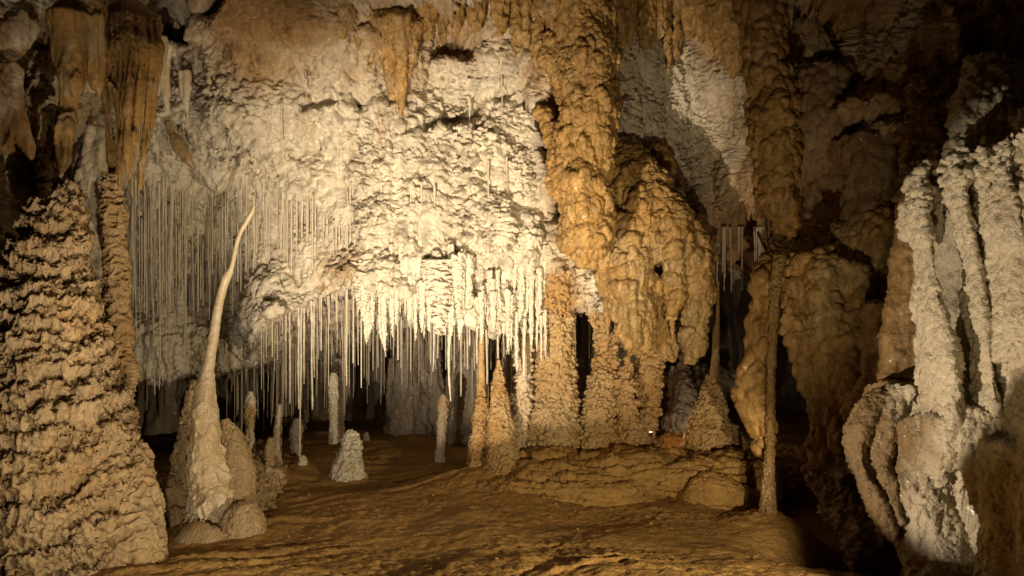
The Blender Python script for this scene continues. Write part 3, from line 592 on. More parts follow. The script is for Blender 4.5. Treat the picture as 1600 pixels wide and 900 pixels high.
for pts, lb, m in (([(391,612,9.6,3),(391,625,9.6,7),(390,645,9.6,9),(391,665,9.6,6),(391,700,9.6,8),(391,735,9.6,10)], 'pale lumpy stalagmite with swollen head right of the bent stalagmite', M_white),
                ([(357,660,9.9,3),(358,672,9.9,8),(358,690,9.9,7),(358,735,9.9,9)], 'short dull stalagmite with bulbous top close behind the bent stalagmite', M_tan),
                ([(438,632,10.2,3),(436,650,10.2,5),(433,690,10.2,6),(431,730,10.2,8),(431,765,10.2,10)], 'thin tapering stalagmite left of the long beaded straw', M_white),
                ([(423,684,9.4,4),(421,700,9.4,7),(419,730,9.4,9),(417,790,9.3,12)], 'stubby pale stalagmite in front of the thin tapering one', M_tan),
                ([(473,712,10.6,3),(473,717,10.6,6),(472,732,10.6,7)], 'tiny white knob stalagmite directly under the long beaded straw', M_white),
                ([(522,583,11.2,4),(521,600,11.2,8),(521,640,11.2,6),(521,692,11.2,7)], 'pale thick-headed thin column stump behind the squat white stalagmite', M_white),
                ([(534,560,11.9,10),(533,600,11.9,12),(530,640,11.9,9),(528,690,11.9,9)], 'grey column behind the pale thick-headed stump', M_grey),
                ([(573,674,12.3,3),(572,680,12.3,5),(571,700,12.3,6)], 'tiny grey stump stalagmite near the back of the mud floor', M_grey),
                ([(465,655,10.9,5),(463,670,10.9,9),(462,710,10.9,8)], 'small grey stalagmite beside the tiny knob under the straw', M_grey),
                ([(610,560,13,3),(612,620,13,8),(616,665,13,12)], 'dim grey pointed stalagmite left of the thick back columns', M_grey)):
    cone(pts, lb, m, size=0.045, amp=0.018, st=0.3, droop=0.5)
# rubble banks by the bent stalagmite
formation('popcorn_bank', [[(360,735,9.5,20),(400,745,9.4,32),(425,770,9.3,26)], [(380,760,9.1,30),(410,790,8.9,26)], [(400,725,9.7,22),(440,740,9.8,12)]], 'dark grey-brown popcorn bank behind the pebbly boulder', 'flowstone', M_tan, 0.014, POP, lambda P: 0.4+0*P[:, 0])
formation('rock_bank', [[(210,750,10.6,14),(250,748,10.6,14),(300,752,10.4,22)], [(170,760,10.8,20),(230,770,10.2,24)]], 'dim rocky sill in front of the dark hollow at left', 'rock', M_grey, 0.02)

# thick pale columns at the back of the recess
for pts, lb in (([[(640,480,13.2,26),(638,520,13.1,20),(637,580,13,18),(634,630,13,22),(628,680,13,28)], [(660,490,13.2,14),(658,560,13.1,9),(656,620,13.1,12),(655,680,13,18)], [(680,490,13.3,16),(678,560,13.2,11),(680,620,13.2,14),(682,690,13.2,18)]], 'wide fluted pale column at the back of the recess, left of centre'),
                ([[(735,480,12.8,18),(732,540,12.7,18),(730,600,12.6,20),(728,660,12.6,26),(728,700,12.5,30)], [(712,500,13,10),(712,600,13,9),(710,690,13,12)]], 'pale blocky column at the back behind the needle-spired stalagmite'),
                ([[(800,480,11.4,14),(803,560,11.2,12),(803,640,11.2,13),(800,720,11,18)]], 'grey rough column behind the pointed cone stalagmite'),
                ([[(590,500,14,10),(592,600,14,8),(592,680,14,10)], [(470,540,13.6,10),(468,680,13.5,10)]], 'faint dark column deep in the recess')):
    formation('back_column', pts, lb, 'column', M_grey, 0.022, (D_fbm(0.5, 0.05, 3, s=181), D_flute(0.12, 0.03, 182, 8), D_knobs(0.1, 0.022, (1, 1, 0.6), 183, 0.4), D_fbm(0.06, 0.012, 3, s=184)), lambda P: 0.15+0*P[:, 0])

# ------------------------------------------------------------------ layered ledge and block
formation('rock_ledge', [([(790,735,9.8,24),(860,738,9.7,30),(950,740,9.6,34),(1020,742,9.6,34),(1090,745,9.7,34),(1180,750,9.8,34),(1250,762,9.8,24)], 2.2), ([(740,775,9.4,14),(800,768,9.3,26),(880,772,9.2,28),(960,775,9.2,28),(1030,782,9.3,18)], 1.6),
     ([(1040,775,9.9,20),(1120,780,9.9,24),(1220,785,9.8,24)], 1.5)], 'long low brown layered rock ledge under the central columns', 'rock', M_mud, 0.018,
     (D_fbm(0.6, 0.05, 3, s=191), D_strata(0.12, 0.045, 192), D_strata(0.04, 0.016, 193), D_fbm(0.18, 0.045, 5, (1.6, 1, 0.7), s=194, g=0.6), D_knobs(0.04, 0.014, (1.4, 1, 0.8), 199), D_fbm(0.03, 0.004, 3, s=195)), smooth=6)
formation('rock_block', [([(1065,785,9.2,14),(1090,772,9.15,24),(1125,768,9.15,28),(1160,780,9.15,22),(1205,797,9.1,9)], 1.4), ([(1070,795,9.05,10),(1130,797,9.0,14),(1195,803,9.0,8)], 1.6)], 'rounded brown rock block lying against the front of the ledge', 'rock', M_mud, 0.014, (D_fbm(0.4, 0.05, 3, s=196), D_knobs(0.045, 0.014, (1, 1, 1), 197, 0.2), D_fbm(0.05, 0.006, 3, s=198)))

# far pale formation right of centre
formation('flowstone_boulder', [[(1050,640,12.2,20),(1065,650,12.2,26),(1085,652,12.3,24),(1055,665,12,22)]], 'smooth pale dome-shaped boulder in the gap right of the central columns', 'boulder', M_grey, 0.02, stain_shade=lambda P: 0*P[:, 0])
formation('stalagmite', [[(1066,530,12.5,5),(1067,570,12.4,9),(1068,600,12.3,16),(1070,640,12.3,26)], [(1086,570,12.6,5),(1086,620,12.5,10)], [(1052,570,12.5,4),(1050,620,12.4,8)]], 'grey branching stalagmite standing on the smooth pale boulder', 'stalagmite', M_grey, 0.018)
formation('rock_slab', [([(1060,580,13.4,14),(1110,590,13.2,18),(1150,600,13.2,20)], 1.5), ([(1020,600,13.6,16),(1050,590,13.6,16)], 1.2), ([(1080,625,12.8,12),(1130,640,12.6,20)], 1)], 'dim tumbled grey slabs behind the thin-spired cone', 'rock', M_grey, 0.022)
formation('rock_heap', [([(1040,690,11.4,18),(1060,700,11.2,22),(1080,705,11.2,18)], 1)], 'dark brown rock heap left of the thin-spired cone', 'rock', M_mud, 0.018)

# ------------------------------------------------------------------ right hand knobby masses
DK = (D_fbm(0.5, 0.08, 3, s=201), D_knobs(0.12, 0.045, (1, 1, 1.2), 202, 0.3), D_knobs(0.04, 0.014, s=203, droop=0.4))
formation('knobby_pillar', [[(1200,-90,9.3,60),(1195,0,9.3,42),(1200,80,9.2,34),(1208,160,9.1,40),(1212,230,9.0,38),(1210,290,9.0,32),(1228,340,9.0,24),(1242,372,9.0,10)], [(1190,250,9.1,12),(1192,310,9.1,12),(1200,340,9.1,4)]], 'dark orange pillar of rounded knobs hanging from the ceiling right of the pale alcove', 'flowstone', M_knob, 0.016, DK, lambda P: 0.2+0.4*fbm(P/0.4, 3, 204))
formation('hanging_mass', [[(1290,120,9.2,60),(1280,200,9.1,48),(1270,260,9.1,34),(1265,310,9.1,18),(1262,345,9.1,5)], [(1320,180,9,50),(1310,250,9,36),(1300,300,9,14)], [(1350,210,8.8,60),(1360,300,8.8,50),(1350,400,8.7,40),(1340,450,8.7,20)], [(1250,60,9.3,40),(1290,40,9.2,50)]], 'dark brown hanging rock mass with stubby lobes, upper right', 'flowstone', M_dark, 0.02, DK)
formation('knobby_lobe', [[(1210,405,8.9,18),(1200,430,8.8,27),(1192,480,8.7,26),(1186,530,8.7,24),(1180,580,8.6,28),(1182,630,8.6,28),(1190,675,8.6,20),(1196,705,8.6,10)], [(1230,410,8.8,22),(1240,440,8.7,22)]], 'bulging ochre lobe left of the thin dark post', 'flowstone', M_ochre, 0.015, (D_fbm(0.35, 0.06, 3, s=205), D_knobs(0.17, 0.05, s=206), D_knobs(0.05, 0.010, s=207)), lambda P: 0.1+0*P[:, 0])
cone([(1218,400,8.5,9),(1211,460,8.4,8),(1207,540,8.4,6.5),(1204,640,8.4,6.5),(1202,720,8.4,8),(1200,790,8.3,12),(1200,825,8.3,20)], 'straight thin brown post column in front of the bulging ochre lobe', M_knob, 'column', size=0.04, amp=0.014, cat='column', droop=0.4)
formation('flowstone_arch', [[(1250,410,8.6,26),(1238,450,8.4,20),(1228,490,8.3,14),(1222,520,8.3,4)], [(1245,450,8.4,18),(1246,520,8.3,20),(1262,580,8.2,20),(1275,650,8.1,18),(1288,720,8.0,16),(1300,790,7.9,12)],
     [(1270,410,8.5,36),(1290,460,8.3,36),(1300,520,8.2,34),(1305,580,8.1,30),(1310,640,8.0,26),(1318,700,7.9,20)], [(1330,430,8.4,40),(1330,520,8.2,40),(1335,600,7.9,36),(1345,660,7.6,30)], [(1300,390,8.9,50),(1400,400,8.6,70),(1420,500,8.3,60),(1410,600,7.9,60)]],
     'knobby brown flowstone arch around the black opening on the right', 'flowstone', M_ochre, 0.016, (D_fbm(0.4, 0.06, 3, s=208), D_knobs(0.09, 0.035, (1, 1, 1.4), 209, 0.4), D_knobs(0.035, 0.012, s=210, droop=0.4)), lambda P: 0.4+0.5*fbm(P/0.4, 2, 211))
formation('column', [[(1368,470,7.6,18),(1370,510,7.6,22),(1372,560,7.5,24),(1366,610,7.4,30),(1360,650,7.3,34)]], 'short tan column set between the brown arch and the cream draperies', 'column', M_knob, 0.014, (D_fbm(0.3, 0.04, 3, s=212), D_tiers(0.22, 0.04, 213, 0.6, 0.3, 0.1), D_knobs(0.035, 0.010, s=214)))
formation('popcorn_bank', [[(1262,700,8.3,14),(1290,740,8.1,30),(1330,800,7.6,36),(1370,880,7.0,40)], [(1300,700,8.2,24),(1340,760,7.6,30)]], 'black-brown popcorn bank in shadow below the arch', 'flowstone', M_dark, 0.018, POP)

# ------------------------------------------------------------------ cream drapery wall, lower right
r = empty('drapery_wall', at(1500, 900, 6.2)); tag(r, 'big cream drapery wall with deep vertical folds at far right', 'drapery')
def _tops(P, N): return D_knobs(0.06, 0.045, s=227, droop=0.5, rnd=0.8)(P, N)*sstep(2.35, 2.75, P[:, 2])[:, None]
DW = (D_fbm(0.4, 0.035, 3, s=221), _tops, D_flute(0.11, 0.014, 228, 6), D_knobs(0.055, 0.013, (1, 1, 1.4), 223, 0.4, rnd=0.7), D_fbm(0.14, 0.012, 4, s=229), D_knobs(0.025, 0.010, s=224, droop=0.3, rnd=0.8), D_fbm(0.02, 0.002, 3, s=226))
cst_dim = lambda P: 0.05+0.35*fbm(P/0.4, 3, 225)+1.1*sstep(2.62, 2.40, P[:, 0]+0.25*np.clip(1.4-P[:, 2], 0, 1)*0)  # browner left side paints the dimmer light on the lower lobes
formation('backing', [([(1570,120,7.4,60),(1560,190,7.2,70),(1545,330,7.0,76),(1540,480,6.85,80),(1535,620,6.7,80),(1540,760,6.5,90),(1560,950,6.4,110)], 0.7), ([(1680,180,6.8,90),(1690,400,6.5,100),(1700,700,6.3,120),(1700,950,6.2,120)], 0.8)], None, None, M_cream, 0.018, DW, cst_dim, parent=r)
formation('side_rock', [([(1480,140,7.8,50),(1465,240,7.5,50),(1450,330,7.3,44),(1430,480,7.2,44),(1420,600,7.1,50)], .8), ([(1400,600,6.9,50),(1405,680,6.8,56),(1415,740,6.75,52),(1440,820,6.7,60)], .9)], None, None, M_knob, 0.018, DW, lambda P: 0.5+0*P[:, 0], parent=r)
for tb in ([[(1438,262,6.6,8),(1434,310,6.5,8),(1443,400,6.4,10),(1452,480,6.3,13),(1462,540,6.25,17),(1470,600,6.2,20),(1468,660,6.15,16)], [(1418,320,6.6,5),(1422,370,6.6,5)], [(1462,270,6.55,6),(1464,330,6.5,5),(1468,380,6.5,3)]],
           [[(1496,240,6.35,8),(1494,290,6.3,10),(1504,360,6.25,9),(1520,440,6.2,9),(1530,520,6.1,9),(1536,600,6.05,12),(1540,660,6.0,16)]],
           [[(1536,235,6.2,7),(1532,280,6.2,8),(1540,350,6.15,7),(1552,430,6.1,6),(1560,520,6.0,7),(1562,600,6.0,8)]],
           [[(1564,225,6.1,10),(1562,290,6.0,12),(1576,370,5.95,14),(1588,460,5.9,17),(1592,560,5.8,24)], [(1590,215,6.0,10),(1596,300,5.95,12),(1606,380,5.9,14)]],
           [[(1610,210,5.9,24),(1625,330,5.8,28),(1640,500,5.7,34),(1640,700,5.6,50),(1650,950,5.6,70)]],
           [([(1375,615,6.75,16),(1350,650,6.7,14),(1338,695,6.65,12),(1348,745,6.6,13),(1370,785,6.5,13),(1390,825,6.4,9),(1400,852,6.35,2)],2.0), ([(1410,610,6.7,28),(1385,660,6.65,20),(1375,715,6.6,17),(1388,770,6.5,14),(1402,820,6.4,8)],1.5), ([(1420,640,6.7,26),(1412,700,6.6,18),(1420,760,6.55,12),(1425,790,6.5,4)],1.6), ([(1400,630,6.9,40),(1395,700,6.85,44),(1410,760,6.8,34)],0.6), [(1440,660,6.4,36),(1450,700,6.3,32),(1470,730,6.2,20)]],
           [[(1480,650,6.1,34),(1480,700,6.1,34),(1475,735,6.1,16),(1472,760,6.1,4)], [(1540,650,6,36),(1530,700,5.95,28),(1530,760,5.9,14),(1528,800,5.9,4)], [(1500,710,6.1,30),(1502,760,6.1,12),(1503,790,6.1,3)], [(1580,680,5.8,50),(1590,760,5.8,54),(1590,860,5.8,60),(1600,960,5.8,70)]],
           [[(1440,720,6.6,50),(1450,800,6.5,56),(1480,880,6.4,60),(1500,980,6.3,70)]]):
    t0_ = tb[0][0] if isinstance(tb[0], tuple) else tb[0]
    low = t0_[0][1] > 600
    if not low: tb = [(t_, 3.4) for t_ in tb]
    formation('lobe' if low else 'fold', tb, None, None, M_cream, 0.011, DW, cst_dim, parent=r)

o = grid_mesh('boulder', tube_grid(np.array([[-0.21,4.88,0.55,0.02],[-0.21,4.88,0.52,0.05],[-0.22,4.88,0.40,0.08],[-0.23,4.88,0.1,0.14],[-0.24,4.88,-0.1,0.2]]), 60, 80), wrap=True)  # added out-of-view stump, blocks the drapery spot toward the far right
tag(finish('boulder', o, M_tan, (D_fbm(0.2, 0.02, 3, s=240), D_knobs(0.06, 0.015, s=241))), 'added unseen rock stump below the view, shading the far-right drapery wall', 'boulder')

# ------------------------------------------------------------------ ceiling fringe
fr = [(535,60,16,8.9,'ochre'),(560,75,8,9.0,'o'),(668,62,12,9.2,'o'),(690,72,8,9.3,'o'),(712,58,10,9.3,'o'),(745,50,14,9.4,'o'),(780,60,12,9.5,'o'),(806,90,9,9.6,'o'),(822,70,8,9.6,'o'),(838,110,10,9.65,'o'),
      (975,70,16,9.9,'o'),(1008,78,12,10.1,'o'),(1043,92,7,10.3,'o'),(1057,100,6,10.3,'o'),(1044,118,4,10.4,'o'),(1078,60,16,10.3,'o'),(1100,70,14,10.2,'o'),(1122,95,14,10.1,'o'),(1145,120,20,10.0,'o'),(1168,90,14,9.9,'o'),(1030,60,14,10.2,'o'),(945,100,10,9.8,'o')]
for i, (px, tip, rr, Y, _) in enumerate(fr):
    me = tube_mesh('stalactite', [(px, -60, Y, rr*1.5), (px, tip*0.3, Y, rr*1.2), (px+1, tip*0.7, Y, rr*0.8), (px, tip-4, Y, rr*0.35), (px, tip, Y, 1)], 0.012)
    o = finish('stalactite', me, M_ochre, (D_fbm(0.3, 0.03, 2, s=230), D_knobs(0.09, 0.032, (0.8, 0.8, 1.5), 231, 0.3), D_knobs(0.035, 0.008, s=232)), lambda P: 0.2+0.5*fbm(P/0.4, 2, 233), base=at(px, -60, Y))
    zone = 'top centre left of the ochre pillar' if px < 850 else 'top edge between ochre pillar and dark orange knobs'
    size = 'slender' if rr < 9 else ('stout' if rr < 15 else 'thick blunt')
    FM = [(540,'at the left end of the top fringe'),(565,'just left of the orange fringed drapery'),(668,'just right of the orange fringed drapery'),(700,'in the top fringe above the wall niche'),(745,'above the slanting dark crack'),(780,'right of the slanting dark crack top'),(808,'a little left of the ochre pillar'),(835,'against the left shoulder of the ochre pillar'),
          (945,'against the right shoulder of the ochre pillar'),(975,'over the left of the pale alcove'),(1008,'over the left middle of the pale alcove'),(1030,'over the centre of the pale alcove'),(1045,'over the canopy top'),(1060,'a little right of the canopy top'),(1080,'over the right of the alcove'),(1100,'right of the alcove centre'),(1122,'left of the thick blunt one'),(1145,'near the dull orange knobs'),(1168,'touching the dull orange knobs')]
    mk = min(FM, key=lambda m: abs(m[0]-px))[1]
    tag(o, f'{size} brown ceiling stalactite {mk}', 'stalactite', 'brown stalactites along the ceiling edge')

# ------------------------------------------------------------------ straws and carrots
def straw_mesh(L, r, bead, seed):
    nv = max(14, int(L/0.04)); z = np.linspace(0, -L, nv)
    rr = r*(1+bead*noise(np.stack([z*9, z*0+seed, z*0], 1), seed))*np.interp(-z/L, [0, 0.04, 0.5, 1], [2.4, 1.3, 0.95, 0.6])*(1+0.35*noise(np.stack([z*2.5, z*0+seed*0.71, z*0+3], 1), seed+3))
    wob = 0.016*noise(np.stack([z*1.3, z*0+seed*0.37+9, z*0], 1), seed)*np.clip(-z*2, 0, 1)
    A = np.stack([wob, wob*0.7, z, np.maximum(rr, 0.002)], 1)
    me = grid_mesh('straw', tube_grid(A, 7, nv), wrap=True)
    me.polygons.foreach_set('use_smooth', np.ones(len(me.polygons), bool)); paint(me, lambda P: 0.15+0*P[:, 0]); me.materials.append(M_white)
    return me
def carrot_mesh(L, r, seed):
    nv = int(L/0.009); nu = 30
    A = np.array([[0, 0, 0.06, r*1.25], [0, 0, -L*0.2, r], [0.004, 0, -L*0.55, r*0.8], [0, 0.003, -L*0.85, r*0.45], [0, 0, -L, 0.004]])
    me = grid_mesh('carrot', tube_grid(A, nu, nv), wrap=True)
    me.polygons.foreach_set('use_smooth', np.ones(len(me.polygons), bool)); me.update()
    for f in (D_fbm(0.12, r*0.25, 2, s=seed), D_knobs(0.038, r*0.55, (1, 1, 0.7), seed+1, 0.7, 0.8), D_knobs(0.02, r*0.15, s=seed+2)):
        P = verts(me); setverts(me, P+f(P, normals(me)))
    paint(me, lambda P: 0.1+0*P[:, 0]); me.materials.append(M_white); return me
SM = [(L, straw_mesh(L, 0.007+0.002*(k % 2), [0.25, 0.8][k % 2], 300+k)) for k, L in enumerate([0.3, 0.3, 0.6, 0.6, 1.0, 1.0, 1.5, 1.5])]
CM = [(L, carrot_mesh(L, r, 400+9*k)) for k, (L, r) in enumerate([(0.25, 0.035), (0.35, 0.045), (0.5, 0.055), (0.65, 0.085), (0.4, 0.03), (0.3, 0.05)])]
MARKS = [(225,'beside the thin tan column'),(262,'just right of the thin tan column'),(300,'above the rough leaning stalagmite'),(335,'above the bent stalagmite foot'),(372,'crossing the bent stalagmite top'),(410,'just right of the bent tip'),(450,'over the bright rock tip'),
         (485,'next to the long beaded straw'),(525,'over the thick-headed stump'),(560,'over the squat white stalagmite'),(600,'right of the squat white stalagmite'),(640,'before the wide back column'),(690,'over the thin post stalagmite'),(730,'left of the needle spire'),(765,'between the two brown cones'),(800,'right of the pointed cone'),
         (845,'left of the broad ochre column'),(880,'above the broad ochre column'),(905,'at the left of the dark gap'),(950,'at the middle of the dark gap'),(1000,'at the right of the dark gap'),(1122,'above the thin-spired cone'),(1150,'at the left of its cluster'),(1185,'mid cluster'),(1230,'at the right of its cluster')]
def hang(meshes, p, L, label, group, wid=1.0, name='stalactite'):
    k = min(range(len(meshes)), key=lambda i: abs(math.log(meshes[i][0]/L))+random.random()*0.35)
    o = bpy.data.objects.new(name, meshes[k][1]); C.objects.link(o); o.location = p
    o.scale = (wid, wid, L/meshes[k][0]); o.rotation_euler = (random.gauss(0, .010), random.gauss(0, .012), random.uniform(0, 6.28))
    if '*' in label:
        px = 800+p[0]/p[1]*F; mk = min(MARKS, key=lambda m: abs(m[0]-px))[1]
        size = 'very short' if L < .3 else 'short' if L < .45 else 'middling' if L < .65 else 'long' if L < 1.0 else 'very long' if L < 1.4 else 'longest'
        tex = ('beaded' if k % 2 else 'smooth') if meshes is SM else ('knobbly' if k % 2 else 'bumpy')
        th = 'hair-thin' if wid < 0.9 else 'thin' if wid < 1.2 else 'thicker'
        if meshes is CM: th = 'slim' if wid < 0.5 else 'plump'
        label = label.replace('*', f'{size} {th} {tex}')+' '+mk
    tag(o, label, 'stalactite', group); return o
def on_wall(px, py):
    """point on the undisplaced wall seen at px,py"""
    Y = 9.8
    for _ in range(8): p = at(px, py, Y); Y = float(wallY(p[0], p[2]))
    return at(px, py, Y)
# dense curtain of straws on the left
n = 0
for i in range(122):
    px = random.choice([random.uniform(207, 560), random.gauss(240, 25), random.gauss(385, 40), random.gauss(470, 45)]); px = min(max(px, 207), 570)
    py = random.uniform(268, 330) if random.random() < 0.6 else random.uniform(290, 430)
    if px > 400: py += random.uniform(0, (px-400)*0.5)
    p = on_wall(px, py); p[1] += -0.03; L = random.triangular(0.25, 1.85, 1.0)*(1.0 if px < 360 else 0.75)
    z = 'at the left end of' if px < 290 else ('in the middle of' if px < 370 else 'at the right end of')
    if px > 330: L *= 0.7
    hang(SM, p, L, '* straw in left curtain,', 'soda straws in the dense left curtain', random.choice([0.45, 0.55, 0.65, 0.75, 0.85, 1.0, 1.5]), 'soda_straw')
# straws hanging under the left lip and in the recess
for i in range(84):
    px = random.uniform(330, 640); t = 0.05+random.random()**0.9*0.8
    x0 = at(px, 500, 9.8+t*3.5)[0]; p = recess(np.array([x0]), np.array([t]))[0]
    L = random.triangular(0.2, 1.45, 0.45) if t > 0.2 else random.triangular(0.1, 0.9, 0.25); L = min(L, p[2]-0.25)
    z = 'left of the long beaded straw' if px < 470 else 'right of the long beaded straw'
    d = 'pale' if t < 0.25 else 'dim'
    hang(SM, p+np.array([0, 0, 0.05]), L, f'* {d} straw under the lip,', 'straws hanging below the rock lip', random.choice([0.35, 0.45, 0.5, 0.6, 0.7, 0.8, 1.1]), 'soda_straw')
# the rest of the straws, past the 300 nearest: one thicket further back
Ps = []; Qs = []; off = 0
for i in range(430):
    if i < 200:
        px = random.uniform(345, 850); t = random.uniform(0.25, 0.95); x0 = at(px, 500, 9.8+t*3.5)[0]; q = recess(np.array([x0]), np.array([t]))[0]+np.array([0, 0, 0.08]); L = random.triangular(0.15, 1.2, 0.3); L = min(L, q[2]-0.3)
    else:
        px = random.uniform(207, 580); q = on_wall(px, random.uniform(275, 460)); L = random.triangular(0.12, 1.2, 0.4); q[1] -= 0.02
    rr = random.uniform(0.004, 0.010); nv = 14; z = np.linspace(0, -L, nv)
    A = np.stack([q[0]+0*z, q[1]+0*z, q[2]+z, rr*(1+0.3*noise(np.stack([z*9, z*0+i*3.3, z*0], 1), 5))*np.linspace(1.2, 0.7, nv)], 1)
    Gs = tube_grid(A, 6, nv); a_, b_ = Gs.shape[:2]; idx = np.arange(a_*b_).reshape(a_, b_); idx = np.concatenate([idx, idx[:, :1]], 1)
    Qs.append(np.stack([idx[:-1, :-1], idx[1:, :-1], idx[1:, 1:], idx[:-1, 1:]], -1).reshape(-1, 4)+off); Ps.append(Gs.reshape(-1, 3)); off += a_*b_
o = finish('soda_straws', quads_mesh('soda_straws', np.concatenate(Ps), np.concatenate(Qs)), M_white, (), lambda P: 0.25+0*P[:, 0])
tag(o, 'countless dim soda straws crowding the pale ceiling behind the nearer ones', 'stalactites'); o['kind'] = 'stuff'
for px, py, pt, Yo, wd in ((474,462,715,0,1.3),(468,470,640,0,1.2),(477,468,600,0,1.2),(449,478,533,0,1),(454,478,527,0,1),(488,460,640,0.1,1.2),(492,460,590,0,1),(515,455,505,0,0.9)):
    p = on_wall(px, py-14); p[1] -= 0.05; L = (pt-py+14)/F*p[1]
    lb = 'very long beaded white straw reaching nearly to the small white knob' if pt == 715 else '* bright straw'
    hang(SM, p, L, lb, None if pt == 715 else 'bright straws on the rock tip', wd, 'soda_straw')
# carrots on the bright lip
car = [(567,486,3,1.0),(603,504,2,0.8),(630,473,1,0.9),(646,474,0,0.8),(656,487,1,0.8),(688,522,3,1.4),(703,530,2,0.9),(718,531,2,0.8),(733,498,1,.9),(585,455,0,.8),(617,470,1,.8),(671,500,2,1.0),(678,490,3,1.1)]
for px, tip, k, wd in car:
    p = on_wall(px, 425); p[1] -= 0.06; L = (tip-415)/F*p[1]; p[2] += 10/F*p[1]
    o = hang([CM[k]], p, L, ('stout * popcorn stalactite' if k == 3 else '* popcorn stalactite'), 'white popcorn stalactites on the bright lip', wd)
for i in range(84):
    px = random.uniform(560, 862); py = random.uniform(385, 475)+max(0, px-700)*0.22; p = on_wall(px, py); p[1] -= 0.03+0.1*random.random(); L = random.uniform(0.22, 0.55)
    z = 'above the needle-spired stalagmite' if px > 735 else 'left of the needle-spired stalagmite'
    hang(CM, p, L, '* white lip stalactite', 'bumpy stalactites along the bright lip', random.uniform(0.35, 0.7))
for i in range(34):
    px = random.uniform(680, 850); t = random.random()*0.5
    x0 = at(px, 500, 9.8+t*3.5)[0]; p = recess(np.array([x0]), np.array([t]))[0]; p[1] -= 0.1
    hang(SM, p+np.array([0, 0, 0.1]), random.uniform(0.3, 1.0), '* straw in the thicket', 'straws above the brown cones', random.uniform(1.0, 2.2), 'soda_straw')
for i in range(14):
    px = random.uniform(896, 985); Y = random.uniform(10.2, 11.5); p = at(px, random.uniform(470, 510), Y)
    hang(SM, p, random.uniform(0.3, 0.6), '* straw', 'straws in the gap between columns', 1.1, 'soda_straw')
for i in range(18):
    px = random.uniform(1128, 1225); p = on_wall(px, 355); p[1] -= 0.05
    hang(SM, p, random.uniform(0.35, 0.75), '* pale straw above the black opening,', 'straws above the black opening', 1.1, 'soda_straw')
for i in range(16):
    px = random.choice([random.uniform(945, 975), random.uniform(1030, 1060), random.uniform(1020, 1112)]); py = random.uniform(455, 500)
    q = at(px, py-14, 9.95); o = hang(CM, q, random.uniform(0.15, 0.34), '* ochre stalactite', 'small stalactites under the flowstone canopy', random.uniform(0.3, 0.6))
    o.material_slots[0].link = 'OBJECT'; o.material_slots[0].material = M_pop
for i in range(12):
    px = random.uniform(490, 575); p = on_wall(px, random.uniform(375, 440)); p[1] -= 0.04
    hang(CM, p, random.uniform(0.2, 0.45), '* pale stalactite', 'stalactites beside the bright rock tip', random.uniform(0.35, 0.7))
hang(SM, at(1122, 380, 10.3), 0.42, 'single straw pointing down at the thin-spired brown cone', None, 1.3, 'soda_straw')
for i in range(11):
    px = random.uniform(300, 840); py = random.uniform(120, 300); p = on_wall(px, py); p[1] -= 0.05
    z = 'left half' if px < 570 else 'right half'
    hang(SM, p, random.uniform(0.15, 0.6), '* lone straw on pale wall', 'scattered straws high on the pale wall', 0.9, 'soda_straw')

# rubble and broken straw bits lying on the mud
Ps = []; Qs = []; off = 0
for i in range(190):
    cx, cy, sp = random.choice([(330, 8.0, 0.9), (780, 9.2, 0.9), (560, 10.6, 1.2), (1100, 8.6, 1.0), (650, 8.0, 2.2), (900, 7.6, 1.6), (300, 9.3, 0.8)])
    y = cy+random.gauss(0, sp*0.5); x = (cx-800)/F*cy+random.gauss(0, sp*0.7)
    if y < 6.7: continue
    zz = float(terr(np.array([x]), np.array([y]))[0]); rr = random.choice([0.006, 0.007, 0.008, 0.01, 0.012, 0.02])*random.uniform(0.7, 1.2)
    if i % 4 == 0: a = random.uniform(0, 3.14); L = random.uniform(0.03, 0.09); rr = 0.006; K = np.array([[x, y, zz+0.006, rr], [x+L*math.cos(a), y+L*math.sin(a), zz+0.008, rr*0.9]]); nv = 3
    else: K = np.array([[x-rr, y, zz+rr*0.3, rr*0.3], [x-rr*0.4, y, zz+rr*0.35, rr*0.9], [x+rr*0.5, y+rr*0.2, zz+rr*0.3, rr*0.8], [x+rr, y, zz+rr*0.2, rr*0.3]]); nv = 6
    A = catmull(K, nv); T = np.array([K[-1, 0]-K[0, 0], K[-1, 1]-K[0, 1], 0.0]); T /= np.linalg.norm(T); S_ = np.array([-T[1], T[0], 0]); th = np.linspace(0, 6.2832, 8, endpoint=False)
    Gs = A[:, None, :3]+A[:, 3][:, None, None]*(np.cos(th)[None, :, None]*S_+np.sin(th)[None, :, None]*np.array([0, 0, 0.75])); Gs = Gs+rng.normal(0, rr*0.08, Gs.shape)
    Gs = np.concatenate([np.repeat(A[:1, None, :3], 8, 1), Gs, np.repeat(A[-1:, None, :3], 8, 1)], 0)
    a_, b_ = Gs.shape[:2]; idx = np.arange(a_*b_).reshape(a_, b_); idx = np.concatenate([idx, idx[:, :1]], 1)
    Qs.append(np.stack([idx[:-1, :-1], idx[1:, :-1], idx[1:, 1:], idx[:-1, 1:]], -1).reshape(-1, 4)+off); Ps.append(Gs.reshape(-1, 3)); off += a_*b_
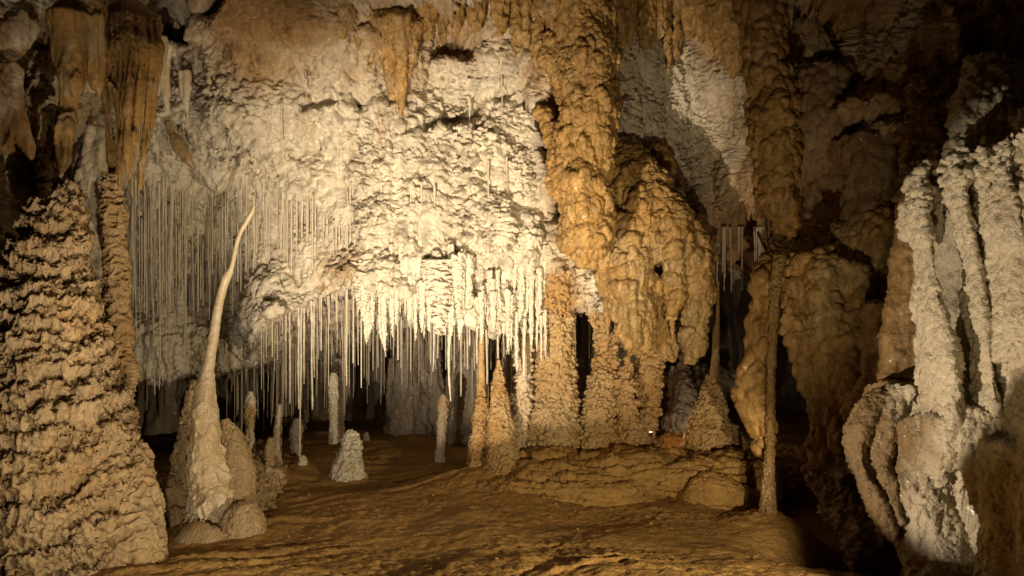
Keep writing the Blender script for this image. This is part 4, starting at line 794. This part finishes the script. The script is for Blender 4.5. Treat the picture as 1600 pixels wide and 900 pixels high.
o = finish('rubble', quads_mesh('rubble', np.concatenate(Ps), np.concatenate(Qs)), M_mud, (), lambda P: 0.5+fbm(P/0.3, 2, 250))
tag(o, 'small crumbs of rock and broken straws scattered on the mud floor', 'rubble'); o['kind'] = 'stuff'

# ------------------------------------------------------------------ small floodlight whose glow shows at the foot of the columns
p = at(1014, 686, 9.95); r = empty('floodlight', p); tag(r, 'small glowing floodlight half hidden at the foot of the central columns', 'lamp')
def lathe(name, prof, mat, parent, off=(0, 0, 0)):
    A = np.array([[off[0], off[1], off[2]+z, rr] for rr, z in prof], float)
    th = np.linspace(0, 2*math.pi, 20, endpoint=False)
    G = np.stack([A[:, 0:1]+A[:, 3:4]*np.cos(th), A[:, 1:2]+A[:, 3:4]*np.sin(th), A[:, 2:3]+0*th], -1)
    me = grid_mesh(name, G, wrap=True, flip=True); me.materials.append(mat); o = bpy.data.objects.new(name, me); C.objects.link(o); o.parent = parent; return o
mb = bpy.data.materials.new('black_metal'); mb.use_nodes = True; mb.node_tree.nodes['Principled BSDF'].inputs['Base Color'].default_value = (0.02, 0.02, 0.02, 1)
mg = bpy.data.materials.new('lamp_glass'); mg.use_nodes = True; b = mg.node_tree.nodes['Principled BSDF']; b.inputs['Emission Color'].default_value = (1, 0.6, 0.3, 1); b.inputs['Emission Strength'].default_value = 6
lathe('housing', [(0.001, 0), (0.03, 0), (0.035, 0.05), (0.035, 0.07)], mb, r)
lathe('lens', [(0.032, 0.066), (0.028, 0.075), (0.001, 0.078)], mg, r)

# labels: where several hang at one landmark, say which of them from the left
dd = {}
for o in list(C.objects):
    if o.parent is None and o.get('group') and o.get('category'): dd.setdefault(o['label'], []).append(o)
ORD = ['leftmost', 'second-from-left', 'third-from-left', 'fourth-from-left', 'fifth-from-left', 'sixth-from-left', 'seventh-from-left', 'eighth-from-left', 'ninth-from-left', 'tenth-from-left']
for lb, os_ in dd.items():
    if 1 < len(os_) <= 10:
        os_.sort(key=lambda o: o.location.x/o.location.y)
        for k, o in enumerate(os_): o['label'] = ORD[k]+' '+lb
